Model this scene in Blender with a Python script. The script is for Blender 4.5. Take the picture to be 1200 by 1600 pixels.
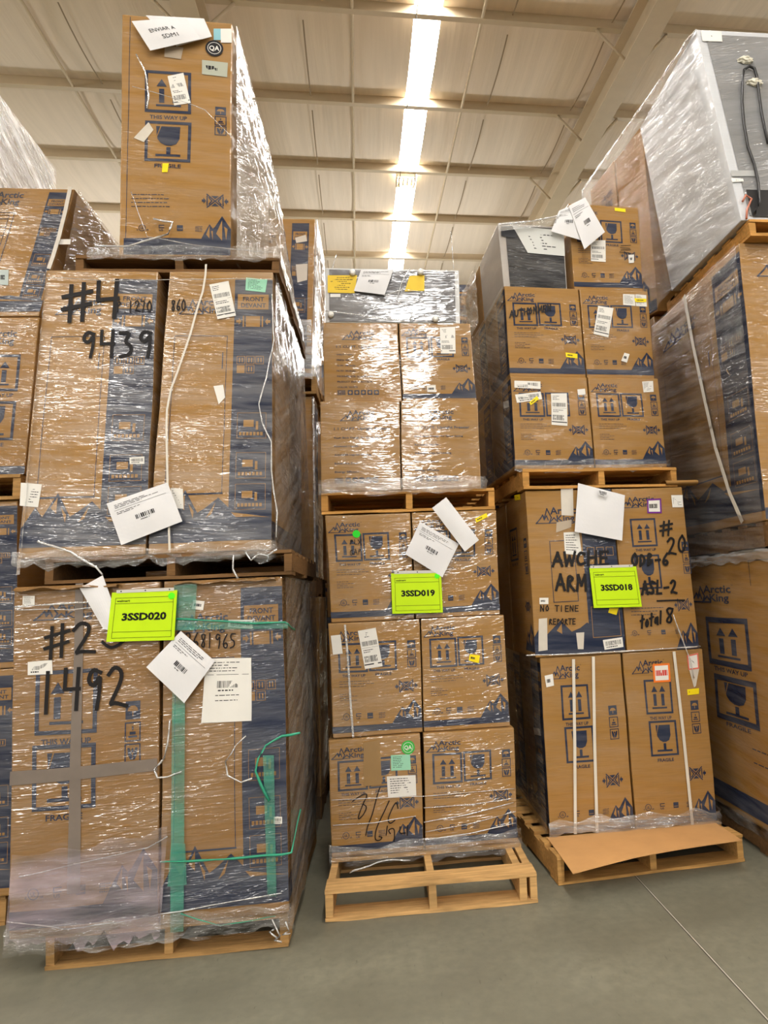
import bpy, bmesh, math, random
from mathutils import Vector, Matrix, noise
from mathutils.geometry import tessellate_polygon

for o in list(bpy.data.objects):
    bpy.data.objects.remove(o)
SC = bpy.context.scene
COL = SC.collection
RND = random.Random(7)

# ---------------------------------------------------------------- camera, world, lamps, exposure
EYE = Vector((0, 0, 1.5))
FPX, PPX, PPY = 1035.0, 700.0, 808.0          # focal length and principal point, pixels of a 1200 x 1600 frame

def cam_dir(px, py):
    return Vector(((px - PPX) / FPX, -(py - PPY) / FPX, 1.0))

_d = cam_dir(592, 932).normalized()           # horizontal depth direction
_v = cam_dir(290, -8400)                      # vertical direction
_u = (_v - _d * _v.dot(_d)).normalized()
_x = _d.cross(_u)
if _x.x < 0:
    _x = -_x
ROT = Matrix((_x, _d, _u))                    # camera (right, up, forward) -> world

def ray(px, py):
    return ROT @ cam_dir(px, py)

def on_plane(p, p0, n):
    r = ray(*p)
    return EYE + r * ((p0 - EYE).dot(n) / r.dot(n))

def on_z(p, z):
    r = ray(*p)
    return EYE + r * ((z - EYE.z) / r.z)

def on_y(p, y):
    return on_plane(p, Vector((0, y, 0)), Vector((0, 1, 0)))

def on_x(p, x):
    return on_plane(p, Vector((x, 0, 0)), Vector((1, 0, 0)))

cam = bpy.data.cameras.new('camera')
cam.sensor_fit = 'VERTICAL'
cam.sensor_height = 36
cam.lens = 36 * FPX / 1600
cam.shift_x = -(PPX - 600) / 1600
cam.shift_y = (PPY - 800) / 1600
cam.clip_end = 200
cam_ob = bpy.data.objects.new('camera', cam)
_r, _up, _f = ROT @ Vector((1, 0, 0)), ROT @ Vector((0, 1, 0)), ROT @ Vector((0, 0, 1))
m = Matrix.Identity(4)
for i in range(3):
    m[i][0], m[i][1], m[i][2], m[i][3] = _r[i], _up[i], -_f[i], EYE[i]
cam_ob.matrix_world = m
COL.objects.link(cam_ob)
SC.camera = cam_ob

SC.view_settings.view_transform = 'Standard'
SC.view_settings.look = 'None'
SC.view_settings.gamma = 1
SC.view_settings.exposure = 0.0
SC.cycles.max_bounces = 8
SC.cycles.diffuse_bounces = 4
SC.cycles.transparent_max_bounces = 12
SC.cycles.caustics_reflective = False
SC.cycles.use_denoising = True

wd = bpy.data.worlds.new('world')
SC.world = wd
wd.use_nodes = True
wd.node_tree.nodes['Background'].inputs[0].default_value = (1.0, 0.97, 0.93, 1)
wd.node_tree.nodes['Background'].inputs[1].default_value = 1.0

SKYLIGHT = 45.0

def lamp(x, y, z, power, size=0.35, col=(1, 0.98, 0.95)):
    l = bpy.data.lights.new('fill_lamp', 'POINT')
    l.energy, l.shadow_soft_size, l.color = power, size, col
    o = bpy.data.objects.new('fill_lamp', l)
    o.location = (x, y, z)
    COL.objects.link(o)

for lx in (-6.0, 0.6, 7.0):                   # unseen fill lamps added over the aisle behind the camera
    for ly in (-2.5, -9.5):
        lamp(lx, ly, 6.3, 105)
for lx in (-4.2, 0.6, 5.4):                   # more added out of sight behind the stacks, to brighten the ceiling
    lamp(lx, 11.5, 5.7, 150)
lamp(-9.0, 4.5, 5.8, 200)  # further unseen lamps, one out on each side
lamp(9.5, 4.5, 5.8, 200)

# ---------------------------------------------------------------- materials
MATS = {}

def nodes_of(m):
    m.use_nodes = True
    nt = m.node_tree
    return nt, nt.nodes, nt.links, nt.nodes['Principled BSDF']

def pos_noise(nt, scale, detail=3, rot=(0, 0, 0), rough=0.55):
    g = nt.nodes.new('ShaderNodeNewGeometry')
    mp = nt.nodes.new('ShaderNodeMapping')
    mp.vector_type = 'TEXTURE'                 # turn first, then stretch
    mp.inputs['Scale'].default_value = tuple(1 / k for k in scale)
    mp.inputs['Rotation'].default_value = rot
    nt.links.new(g.outputs['Position'], mp.inputs[0])
    n = nt.nodes.new('ShaderNodeTexNoise')
    n.inputs['Scale'].default_value = 1
    n.inputs['Detail'].default_value = detail
    n.inputs['Roughness'].default_value = rough
    nt.links.new(mp.outputs[0], n.inputs['Vector'])
    return n.outputs['Fac']

def turn(tilt, k=1.0, add=0.0):
    return (tilt[0] * k, tilt[1] * k + add, 0) if isinstance(tilt, tuple) else (0, tilt * k + add, 0)

def maprange(nt, sock, a, b, lo, hi):
    r = nt.nodes.new('ShaderNodeMapRange')
    r.inputs[1].default_value, r.inputs[2].default_value = a, b
    r.inputs[3].default_value, r.inputs[4].default_value = lo, hi
    nt.links.new(sock, r.inputs[0])
    return r.outputs[0]

def lin(c):
    f = lambda s: s / 12.92 if s <= 0.04045 else ((s + 0.055) / 1.055) ** 2.4
    return tuple(f(v / 255) for v in c)

def mixcol(nt, fac, a, b, blend='MIX'):
    mx = nt.nodes.new('ShaderNodeMix')
    mx.data_type = 'RGBA'
    mx.blend_type = blend
    for k, v in ((0, fac), (6, a), (7, b)):
        if hasattr(v, 'links') or hasattr(v, 'is_output'):
            nt.links.new(v, mx.inputs[k])
        elif k == 0:
            mx.inputs[0].default_value = v
        else:
            mx.inputs[k].default_value = (*v[:3], 1)
    return mx.outputs[2]

def plain(name, rgb, rough=0.6, spec=0.4, var=0.0, scale=(8, 8, 8), metal=0.0):
    """Plain painted, paper or plastic surface with a little grain."""
    if name in MATS:
        return MATS[name]
    m = bpy.data.materials.new(name)
    nt, N, L, b = nodes_of(m)
    c = lin(rgb)
    b.inputs['Base Color'].default_value = (*c, 1)
    b.inputs['Roughness'].default_value = rough
    b.inputs['Specular IOR Level'].default_value = spec
    b.inputs['Metallic'].default_value = metal
    if var:
        f = maprange(nt, pos_noise(nt, scale, 4), 0.3, 0.7, 0, 1)
        L.new(mixcol(nt, f, tuple(x * (1 - var) for x in c), tuple(min(1, x * (1 + var)) for x in c)), b.inputs['Base Color'])
    MATS[name] = m
    return m

def mathn(nt, op, a, b=None, c=None):
    n = nt.nodes.new('ShaderNodeMath')
    n.operation = op
    for k, v in enumerate((a, b, c)):
        if v is None:
            continue
        if isinstance(v, (int, float)):
            n.inputs[k].default_value = v
        else:
            nt.links.new(v, n.inputs[k])
    return n.outputs[0]

def crease(nt, scale, rot, w=0.1, detail=2):
    """Thin ridges along the middle contour of a stretched noise, in 0..1."""
    n = pos_noise(nt, scale, detail, rot, 0.5)
    return maprange(nt, mathn(nt, 'ABSOLUTE', mathn(nt, 'SUBTRACT', n, 0.5)), 0, w, 1, 0)

def wrinkles(nt, fine, tilt, amt):
    """Film relief in millimetres: taut creases round the load, a few slanting ones, slow undulation."""
    mask = maprange(nt, pos_noise(nt, (2.2, 2.2, 3.5), 3), 0.4, 0.6, 0.25, 1)
    k = amt / 0.4
    a = mathn(nt, 'MULTIPLY', crease(nt, (2.6, 2.6, fine * 0.5), turn(tilt), 0.09, 3), 2.0 * k)
    b = mathn(nt, 'MULTIPLY', crease(nt, (5, 5, fine), turn(tilt, 1.5, 0.03), 0.12), 0.8 * k)
    c = mathn(nt, 'MULTIPLY', crease(nt, (4, 4, 16), turn(tilt, 1.0, -0.2), 0.05), 1.3 * k)
    s = mathn(nt, 'MULTIPLY', mathn(nt, 'ADD', mathn(nt, 'ADD', a, b), c), mask)
    return mathn(nt, 'MULTIPLY_ADD', pos_noise(nt, (3.2, 3.2, 8), 2, turn(tilt, 1.5)), 6.0, s)

def wrapped(name, rgb, coat=0.75, haze=0.06, tilt=0.0, bump=0.35, fine=52.0, var=0.1, patch=(0.38, 0.62)):
    """Cardboard or print with clinging stretch film: a wrinkled clear coat whose wrinkles run around the load."""
    if name in MATS:
        return MATS[name]
    m = bpy.data.materials.new(name)
    nt, N, L, b = nodes_of(m)
    c = lin(rgb)
    fib = maprange(nt, pos_noise(nt, (9, 9, 260), 3), 0.3, 0.7, 0, 1)
    blot = maprange(nt, pos_noise(nt, (2.2, 2.2, 2.2), 4), 0.3, 0.7, 0, 1)
    base = mixcol(nt, fib, tuple(x * (1 - var) for x in c), tuple(x * (1 + var) for x in c))
    base = mixcol(nt, maprange(nt, blot, 0, 1, 0, 0.16), base, tuple(x * 0.6 for x in c))
    if haze:
        hz = maprange(nt, pos_noise(nt, (2.5, 2.5, 22), 4, turn(tilt)), 0.35, 0.7, 0, haze * 2.0)
        base = mixcol(nt, hz, base, (0.62, 0.6, 0.58))
    L.new(base, b.inputs['Base Color'])
    b.inputs['Roughness'].default_value = 0.75
    b.inputs['Specular IOR Level'].default_value = 0.2
    if coat:
        h = wrinkles(nt, fine, tilt, bump)
        bp = nt.nodes.new('ShaderNodeBump')
        bp.inputs['Strength'].default_value = 1.0
        bp.inputs['Distance'].default_value = 0.001
        L.new(h, bp.inputs['Height'])
        L.new(bp.outputs[0], b.inputs['Coat Normal'])
        cw = maprange(nt, pos_noise(nt, (1.6, 1.6, 5), 3, turn(tilt)), patch[0], patch[1], coat * 0.12, coat)
        L.new(cw, b.inputs['Coat Weight'])
        b.inputs['Coat Roughness'].default_value = 0.09
        b.inputs['Coat IOR'].default_value = 2.0
    MATS[name] = m
    return m

def film(name, haze=(0.08, 0.4), gloss=0.22, tint=(0.9, 0.89, 0.87), scale=(5, 5, 60), rot=(0, 0, 0), bump=0.6, rough=0.13, ior=1.33, low=0.35):
    """Loose stretch film: clear, milky where it bunches, glossy with fine wrinkles."""
    if name in MATS:
        return MATS[name]
    m = bpy.data.materials.new(name)
    nt, N, L, b = nodes_of(m)
    N.remove(b)
    out = N['Material Output']
    tr = N.new('ShaderNodeBsdfTransparent')
    gl = N.new('ShaderNodeBsdfGlossy')
    gl.inputs['Roughness'].default_value = rough
    df = N.new('ShaderNodeBsdfDiffuse')
    df.inputs['Color'].default_value = (*tint, 1)
    nz = pos_noise(nt, scale, 4, rot, 0.62)
    cr = crease(nt, tuple(k * 0.7 for k in scale), rot, 0.09)
    cr2 = crease(nt, tuple(k * 1.7 for k in scale), rot, 0.12)
    hh = mathn(nt, 'ADD', mathn(nt, 'MULTIPLY_ADD', nz, 3.0, cr), mathn(nt, 'MULTIPLY', cr2, 0.5))
    bp = N.new('ShaderNodeBump')
    bp.inputs['Strength'].default_value = 1.0
    bp.inputs['Distance'].default_value = 0.0012 * bump / 0.6
    L.new(hh, bp.inputs['Height'])
    L.new(bp.outputs[0], gl.inputs['Normal'])
    h = maprange(nt, pos_noise(nt, tuple(s * 0.45 for s in scale), 5, rot), 0.38, 0.7, haze[0], haze[1])
    m1 = N.new('ShaderNodeMixShader')
    L.new(h, m1.inputs[0]); L.new(tr.outputs[0], m1.inputs[1]); L.new(df.outputs[0], m1.inputs[2])
    lw = N.new('ShaderNodeFresnel')
    lw.inputs['IOR'].default_value = ior
    ad = N.new('ShaderNodeMath')
    ad.operation = 'ADD'
    ad.use_clamp = True
    L.new(lw.outputs[0], ad.inputs[0])
    ad.inputs[1].default_value = gloss
    sc = N.new('ShaderNodeMath')
    sc.operation = 'MULTIPLY'
    L.new(ad.outputs[0], sc.inputs[0])
    L.new(maprange(nt, nz, 0.35, 0.6, low, 1.0), sc.inputs[1])
    m2 = N.new('ShaderNodeMixShader')
    L.new(sc.outputs[0], m2.inputs[0]); L.new(m1.outputs[0], m2.inputs[1]); L.new(gl.outputs[0], m2.inputs[2])
    L.new(m2.outputs[0], out.inputs[0])
    MATS[name] = m
    return m

def wood(name, rgb, dark=0.45):
    if name in MATS:
        return MATS[name]
    m = bpy.data.materials.new(name)
    nt, N, L, b = nodes_of(m)
    c = lin(rgb)
    g = maprange(nt, pos_noise(nt, (5, 60, 60), 4), 0.3, 0.72, 0, 1)
    s = maprange(nt, pos_noise(nt, (3, 5, 9), 4), 0.5, 0.75, 0, 0.75)
    base = mixcol(nt, g, tuple(x * 0.72 for x in c), tuple(min(1, x * 1.18) for x in c))
    base = mixcol(nt, s, base, tuple(x * dark for x in c))
    L.new(base, b.inputs['Base Color'])
    b.inputs['Roughness'].default_value = 0.8
    b.inputs['Specular IOR Level'].default_value = 0.2
    bp = N.new('ShaderNodeBump')
    bp.inputs['Strength'].default_value = 0.3
    bp.inputs['Distance'].default_value = 0.004
    L.new(g, bp.inputs['Height'])
    L.new(bp.outputs[0], b.inputs['Normal'])
    MATS[name] = m
    return m

def emit(name, col, strength):
    m = bpy.data.materials.new(name)
    nt, N, L, b = nodes_of(m)
    b.inputs['Base Color'].default_value = (0.8, 0.8, 0.8, 1)
    b.inputs['Emission Color'].default_value = (*col, 1)
    b.inputs['Emission Strength'].default_value = strength
    MATS[name] = m
    return m

KRAFT, NAVY = (156, 115, 58), (27, 36, 60)

def kit(key, coat=0.75, haze=0.06, tilt=0.0, bump=0.35, patch=(0.38, 0.62), kraft=KRAFT, navy=NAVY, fine=52.0):
    """The two surfaces of a printed carton, wrapped the way its stack is wrapped."""
    return [wrapped('kraft cardboard ' + key, kraft, coat, haze, tilt, bump, fine, 0.1, patch),
            wrapped('navy print ' + key, navy, coat, haze * 1.3, tilt, bump, fine, 0.12, patch),
            plain('black marker', (22, 18, 18), 0.6, 0.3)]

WHITE = plain('white label paper', (226, 222, 214), 0.6, 0.3, 0.03)
INK = plain('black ink', (40, 38, 40), 0.7, 0.2)
YELLOW = plain('yellow sticker paper', (240, 214, 20), 0.6, 0.3)
GREEN = plain('bright green sticker paper', (40, 210, 40), 0.6, 0.3)
TEAL = plain('pale green label paper', (150, 205, 175), 0.6, 0.3)
LIME = plain('fluorescent lime card', (190, 226, 0), 0.55, 0.3, 0.03)
PAPER = plain('white office paper', (222, 220, 220), 0.7, 0.2, 0.02)
CLEAR_TAPE = plain('pale packing tape', (205, 196, 182), 0.25, 0.5, 0.08)
GREY_TAPE = plain('grey packing tape', (120, 108, 98), 0.3, 0.5, 0.1)

# ---------------------------------------------------------------- objects
def link(name, bm_or_me, mats, parent=None, origin=None, smooth=False):
    """Link one mesh object; vertex coordinates are world ones, moved so that the origin sits at the base."""
    if isinstance(bm_or_me, bmesh.types.BMesh):
        me = bpy.data.meshes.new(name)
        bm_or_me.to_mesh(me)
        bm_or_me.free()
    else:
        me = bm_or_me
    for mt in mats:
        me.materials.append(mt)
    o = bpy.data.objects.new(name, me)
    COL.objects.link(o)
    base = parent.location.copy() if parent and origin is None else None
    if parent is not None:
        o.parent = parent
        off = parent['_w'] if '_w' in parent.keys() else [0, 0, 0]
        w = Vector(off)
        me.transform(Matrix.Translation(-w))
    elif origin is not None:
        me.transform(Matrix.Translation(-Vector(origin)))
        o.location = origin
    o['_w'] = list(origin) if (origin is not None and parent is None) else (list(parent['_w']) if parent is not None and '_w' in parent.keys() else [0, 0, 0])
    if smooth:
        for p in me.polygons:
            p.use_smooth = True
    return o

def tag(o, label=None, cat=None, group=None, kind=None):
    for k, v in (('label', label), ('category', cat), ('group', group), ('kind', kind)):
        if v:
            o[k] = v
    return o

def empty(name, loc, label, cat, group=None):
    o = bpy.data.objects.new(name, None)
    o.empty_display_size = 0.1
    o.location = loc
    COL.objects.link(o)
    o['_w'] = list(loc)
    return tag(o, label, cat, group)

def add_box(bm, lo, hi, mat=0, M=None):
    c = [Vector((x, y, z)) for z in (lo[2], hi[2]) for y in (lo[1], hi[1]) for x in (lo[0], hi[0])]
    if M is not None:
        c = [M @ v for v in c]
    v = [bm.verts.new(p) for p in c]
    for q in ((0, 2, 3, 1), (4, 5, 7, 6), (0, 1, 5, 4), (2, 6, 7, 3), (0, 4, 6, 2), (1, 3, 7, 5)):
        f = bm.faces.new([v[i] for i in q])
        f.material_index = mat
    return v

def add_tube(bm, pts, r, seg=8, mat=0):
    rings = []
    for i, p in enumerate(pts):
        a, b = pts[max(0, i - 1)], pts[min(len(pts) - 1, i + 1)]
        t = (b - a).normalized()
        ref = Vector((0, 0, 1)) if abs(t.z) < 0.9 else Vector((1, 0, 0))
        s = t.cross(ref).normalized()
        u = s.cross(t)
        rr = r[i] if isinstance(r, (list, tuple)) else r
        rings.append([bm.verts.new(p + (s * math.cos(2 * math.pi * k / seg) + u * math.sin(2 * math.pi * k / seg)) * rr) for k in range(seg)])
    for a, b in zip(rings, rings[1:]):
        for k in range(seg):
            f = bm.faces.new((a[k], a[(k + 1) % seg], b[(k + 1) % seg], b[k]))
            f.material_index = mat
            f.smooth = True
    for ring in (rings[0][::-1], rings[-1]):
        f = bm.faces.new(ring)
        f.material_index = mat

# ---------------------------------------------------------------- lettering
_TXT = {}

def glyph_tris(s, bold):
    """Triangles of a line of lettering, cap height 1, starting at x = 0."""
    key = (s, bold)
    if key not in _TXT:
        cu = bpy.data.curves.new('t', 'FONT')
        cu.body = s
        cu.size = 1.0
        cu.offset = {0: 0.0, 1: 0.022, 2: 0.045}[int(bold)]
        cu.resolution_u = 2
        ob = bpy.data.objects.new('t', cu)
        COL.objects.link(ob)
        dg = bpy.context.evaluated_depsgraph_get()
        ev = ob.evaluated_get(dg)
        me = ev.to_mesh()
        me.calc_loop_triangles()
        vs = [(v.co.x, v.co.y) for v in me.vertices]
        tr = [[vs[i] for i in t.vertices] for t in me.loop_triangles]
        ev.to_mesh_clear()
        bpy.data.objects.remove(ob)
        bpy.data.curves.remove(cu)
        x0 = min((p[0] for t in tr for p in t), default=0)
        x1 = max((p[0] for t in tr for p in t), default=1)
        k = 1 / 0.73
        _TXT[key] = ([[((p[0] - x0) * k, p[1] * k) for p in t] for t in tr], (x1 - x0) * k)
    return _TXT[key]

def tri_area(t):
    return (t[1][0] - t[0][0]) * (t[2][1] - t[0][1]) - (t[2][0] - t[0][0]) * (t[1][1] - t[0][1])

class Face:
    """One flat side of a box, corners TL TR BR BL seen from outside; u runs right, v runs down."""
    def __init__(s, tl, tr, br, bl, bulge=0.0, wob=0.0):
        s.c = [tl, tr, br, bl]
        s.n = (tr - tl).cross(tl - bl).normalized()
        s.W = ((tr - tl).length + (br - bl).length) / 2
        s.H = ((tl - bl).length + (tr - br).length) / 2
        s.bulge, s.wob = bulge, wob

    def flat(s, u, v):
        return s.c[0].lerp(s.c[1], u).lerp(s.c[3].lerp(s.c[2], u), v)

    def at(s, u, v, off=0.0):
        p = s.flat(u, v)
        q = p
        if s.wob:
            q = q + noise.noise_vector(p * 3.1) * s.wob
        b = s.bulge * max(0, math.sin(math.pi * min(1, max(0, u)))) * max(0, math.sin(math.pi * min(1, max(0, v))))
        return q + s.n * (b + off)

    def uv(s, p):
        """(u, v) of the point seen at pixel p."""
        P = on_plane(p, s.c[0], s.n)
        u = v = 0.5
        for _ in range(25):
            q = s.flat(u, v)
            du = s.c[1].lerp(s.c[2], v) - s.c[0].lerp(s.c[3], v)
            dv = s.c[3].lerp(s.c[2], u) - s.c[0].lerp(s.c[1], u)
            d = P - q
            a, b, c = du.dot(du), du.dot(dv), dv.dot(dv)
            e, f = d.dot(du), d.dot(dv)
            det = a * c - b * b
            u += (e * c - f * b) / det
            v += (a * f - b * e) / det
        return u, v

class Patch:
    """Quadrilateral patch lying on a Face and following its bulge."""
    def __init__(s, face, uvs, off):
        s.f, s.q, s.o = face, uvs, off
        c = [face.at(u, v) for u, v in uvs]
        s.W = ((c[1] - c[0]).length + (c[2] - c[3]).length) / 2
        s.H = ((c[0] - c[3]).length + (c[1] - c[2]).length) / 2

    def at(s, a, b, off=0.0):
        q = s.q
        u = (q[0][0] * (1 - a) + q[1][0] * a) * (1 - b) + (q[3][0] * (1 - a) + q[2][0] * a) * b
        v = (q[0][1] * (1 - a) + q[1][1] * a) * (1 - b) + (q[3][1] * (1 - a) + q[2][1] * a) * b
        return s.f.at(u, v, s.o + off)

class Art:
    """Flat print on a Face, gathered as triangles with a material slot each."""
    def __init__(s, face, off=0.0009):
        s.f, s.off, s.t = face, off, []

    def _tri(s, t, mat, off, depth=0):
        W, H = s.f.W, s.f.H
        L = [math.hypot((t[i][0] - t[(i + 1) % 3][0]) * W, (t[i][1] - t[(i + 1) % 3][1]) * H) for i in range(3)]
        k = L.index(max(L))
        if L[k] > 0.09 and depth < 9:
            a, b, c = t[k], t[(k + 1) % 3], t[(k + 2) % 3]
            m_ = ((a[0] + b[0]) / 2, (a[1] + b[1]) / 2)
            s._tri((a, m_, c), mat, off, depth + 1)
            s._tri((m_, b, c), mat, off, depth + 1)
            return
        if tri_area(t) > 0:                       # v runs down: make it face outward
            t = (t[0], t[2], t[1])
        s.t.append(([s.f.at(p[0], p[1], off) for p in t], mat))

    def poly(s, pts, mat=1, lift=0):
        off = s.off + lift * 0.0005
        tr = tessellate_polygon([[Vector((p[0], p[1], 0)) for p in pts]])
        for a, b, c in tr:
            s._tri((pts[a], pts[b], pts[c]), mat, off)
        return s

    def rect(s, u0, v0, u1, v1, mat=1, lift=0):
        return s.poly([(u0, v0), (u1, v0), (u1, v1), (u0, v1)], mat, lift)

    def line(s, pts, w, mat=1, lift=0, closed=False):
        """Stroke of width w metres along (u, v) points."""
        W, H = s.f.W, s.f.H
        n = len(pts)
        seq = [(pts[i], pts[(i + 1) % n]) for i in range(n if closed else n - 1)]
        for a, b in seq:
            dx, dy = (b[0] - a[0]) * W, (b[1] - a[1]) * H
            L = math.hypot(dx, dy) or 1e-6
            ex, ey = dx / L * w / 2, dy / L * w / 2
            nx, ny = -ey, ex
            q = [(-ex + nx, -ey + ny, a), (-ex - nx, -ey - ny, a), (ex - nx, ey - ny, b), (ex + nx, ey + ny, b)]
            s.poly([(o[2][0] + o[0] / W, o[2][1] + o[1] / H) for o in q], mat, lift)
        return s

    def frame(s, u0, v0, u1, v1, w, mat=1, lift=0):
        return s.line([(u0, v0), (u1, v0), (u1, v1), (u0, v1)], w, mat, lift, True)

    def text(s, txt, u0, v0, u1, v1, mat=1, lift=0, bold=True, keep=True):
        """Lettering filling the box u0..u1, v0 (cap top) .. v1 (baseline)."""
        tr, w = glyph_tris(txt, bold)
        if not w:
            return s
        su, sv = (u1 - u0) / w, (v1 - v0)
        off = s.off + lift * 0.0005
        for t in tr:
            s._tri([(u0 + p[0] * su, v1 - p[1] * sv) for p in t], mat, off)
        return s

    def disc(s, u, v, r, mat=1, lift=0, seg=20, a0=0, a1=360):
        W, H = s.f.W, s.f.H
        pts = [(u + r * math.cos(math.radians(a0 + (a1 - a0) * k / seg)) / W, v + r * math.sin(math.radians(a0 + (a1 - a0) * k / seg)) / H) for k in range(seg + (a1 - a0 < 360))]
        return s.poly(pts, mat, lift)

    def into(s, bm):
        for tri, mat in s.t:
            f = bm.faces.new([bm.verts.new(p) for p in tri])
            f.material_index = mat
        return s

# ---------------------------------------------------------------- printed marks
def logo(a, u0, v0, u1, v1, m=1):
    """Mountain outline with ARCTIC KING in two lines."""
    U = lambda x: u0 + (u1 - u0) * x
    V = lambda y: v0 + (v1 - v0) * y
    w = 0.0045 * a.f.W * (u1 - u0) / 0.18
    a.line([(U(0), V(1)), (U(.1), V(.72)), (U(.16), V(.5)), (U(.2), V(.66)), (U(.27), V(.12)), (U(.33), V(.5)), (U(.36), V(.66)), (U(.3), V(1))], w, m)
    a.line([(U(.16), V(.5)), (U(.19), V(.78)), (U(.25), V(.55)), (U(.28), V(.8))], w, m)
    a.line([(U(.32), V(.95)), (U(.42), V(.68)), (U(.5), V(.95))], w, m)
    a.line([(U(0), V(1)), (U(.5), V(1))], w * .7, m)
    a.text('Arctic', U(.34), V(.02), U(.95), V(.46), m)
    a.text('King', U(.48), V(.52), U(.9), V(.94), m)
    a.text('TM', U(.965), V(.02), U(1.0), V(.1), m, bold=False)

def box_caption(a, txt, u0, u1, v, h):
    a.text(txt, u0, v, u1, v + h, 1)

def arrows(a, u0, v0, u1, v1, cap=True):
    w = 0.011 * (u1 - u0) / 0.3 * a.f.W / 0.5
    a.frame(u0, v0, u1, v1, w)
    U = lambda x: u0 + (u1 - u0) * x
    V = lambda y: v0 + (v1 - v0) * y
    for c in (.35, .66):
        a.poly([(U(c), V(.17)), (U(c + .12), V(.36)), (U(c - .12), V(.36))])
        a.rect(U(c - .06), V(.42), U(c + .06), V(.78))
    a.rect(U(.22), V(.82), U(.8), V(.87))
    if cap:
        box_caption(a, 'THIS WAY UP', U(.08), U(.94), V(1.1), (v1 - v0) * .1)

def goblet(a, u0, v0, u1, v1, cap=True):
    w = 0.011 * (u1 - u0) / 0.3 * a.f.W / 0.5
    a.frame(u0, v0, u1, v1, w)
    U = lambda x: u0 + (u1 - u0) * x
    V = lambda y: v0 + (v1 - v0) * y
    a.poly([(U(.34), V(.1)), (U(.78), V(.1)), (U(.77), V(.42)), (U(.7), V(.56)), (U(.58), V(.61)), (U(.46), V(.61)), (U(.34), V(.55)), (U(.26), V(.44)), (U(.25), V(.38))])
    a.poly([(U(.22), V(.1)), (U(.31), V(.1)), (U(.24), V(.36))])
    a.rect(U(.47), V(.65), U(.57), V(.84))
    a.rect(U(.22), V(.84), U(.8), V(.9))
    if cap:
        box_caption(a, 'FRAGILE', U(.2), U(.82), V(1.1), (v1 - v0) * .1)

def icons3(a, u0, u1, v0, step, h):
    """Keep dry, stacking limit and handle-with-care squares, one above the other."""
    U = lambda x: u0 + (u1 - u0) * x
    w = 0.004 * (u1 - u0) / 0.09 * a.f.W / 0.5
    V = lambda y: v0 + h * y
    a.rect(u0, v0, u1, v0 + h)
    a.poly([(U(.14), V(.55)), (U(.2), V(.38)), (U(.36), V(.26)), (U(.64), V(.26)), (U(.8), V(.38)), (U(.86), V(.55))], 0, 1)
    a.rect(U(.47), V(.55), U(.53), V(.85), 0, 1)
    v0 += step
    a.frame(u0, v0, u1, v0 + h, w)
    a.rect(U(.2), V(.72), U(.8), V(.82)); a.rect(U(.3), V(.5), U(.7), V(.66)); a.rect(U(.45), V(.2), U(.55), V(.42))
    v0 += step
    a.frame(u0, v0, u1, v0 + h, w)
    a.poly([(U(.15), V(.2)), (U(.3), V(.2)), (U(.48), V(.6)), (U(.48), V(.88)), (U(.35), V(.88)), (U(.2), V(.6))])
    a.poly([(U(.85), V(.2)), (U(.7), V(.2)), (U(.52), V(.6)), (U(.52), V(.88)), (U(.65), V(.88)), (U(.8), V(.6))])
    a.poly([(U(.5), V(.18)), (U(.6), V(.36)), (U(.5), V(.5)), (U(.4), V(.36))])

def clamp_mark(a, u, v, w, h):
    """Crossed-out carton between two arrows."""
    t = 0.006 * w / .25 * a.f.W / .5
    i, j = w * .3, h * .48
    a.line([(u - i, v - j), (u + i, v + j)], t); a.line([(u + i, v - j), (u - i, v + j)], t)
    a.poly([(u - i * .5, v - j * .8), (u + i * .5, v - j * .8), (u, v - j * .3)]); a.poly([(u - i * .5, v + j * .8), (u + i * .5, v + j * .8), (u, v + j * .3)])
    for s in (-1, 1):
        a.line([(u + s * i * .75, v - j * .5), (u + s * i * .4, v), (u + s * i * .75, v + j * .5)], t)
        a.line([(u + s * i, v - j * .7), (u + s * i, v + j * .7)], t)
        a.poly([(u + s * w * .34, v), (u + s * w * .44, v - h * .24), (u + s * w * .44, v + h * .24)])
        a.rect(min(u + s * w * .44, u + s * w * .5), v - h * .09, max(u + s * w * .44, u + s * w * .5), v + h * .09)

def approvals(a, u0, du, v, h):
    """Row of approval marks: listed circle, certified letters, blue square, small code."""
    k = a.f.W
    hm = h * a.f.H
    a.line([(u0 + hm * .5 / k * math.cos(t * .5236), v + hm * .5 / a.f.H * math.sin(t * .5236)) for t in range(12)], hm * .09, closed=True)
    a.text('UL', u0 - hm * .25 / k, v - h * .22, u0 + hm * .25 / k, v + h * .22)
    a.text('c', u0 - hm * .8 / k, v + h * .1, u0 - hm * .6 / k, v + h * .4)
    a.text('us', u0 + hm * .6 / k, v + h * .1, u0 + hm * .95 / k, v + h * .4)
    a.line([(u0 + du + hm * .4 / k, v - h * .4), (u0 + du - hm * .3 / k, v - h * .4), (u0 + du - hm * .3 / k, v), (u0 + du + hm * .4 / k, v)], hm * .12)
    a.text('US', u0 + du - hm * .3 / k, v + h * .18, u0 + du + hm * .3 / k, v + h * .5)
    a.rect(u0 + 2 * du - hm * .45 / k, v - h * .45, u0 + 2 * du + hm * .45 / k, v + h * .45)
    a.rect(u0 + 2 * du - hm * .35 / k, v + h * .12, u0 + 2 * du + hm * .35 / k, v + h * .2, 0, 1)
    for r in range(4):
        a.text('lllo' if r % 2 else 'olol', u0 + 3 * du - hm * .5 / k, v - h * .45 + r * h * .25, u0 + 3 * du + hm * .5 / k, v - h * .28 + r * h * .25)

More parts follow.
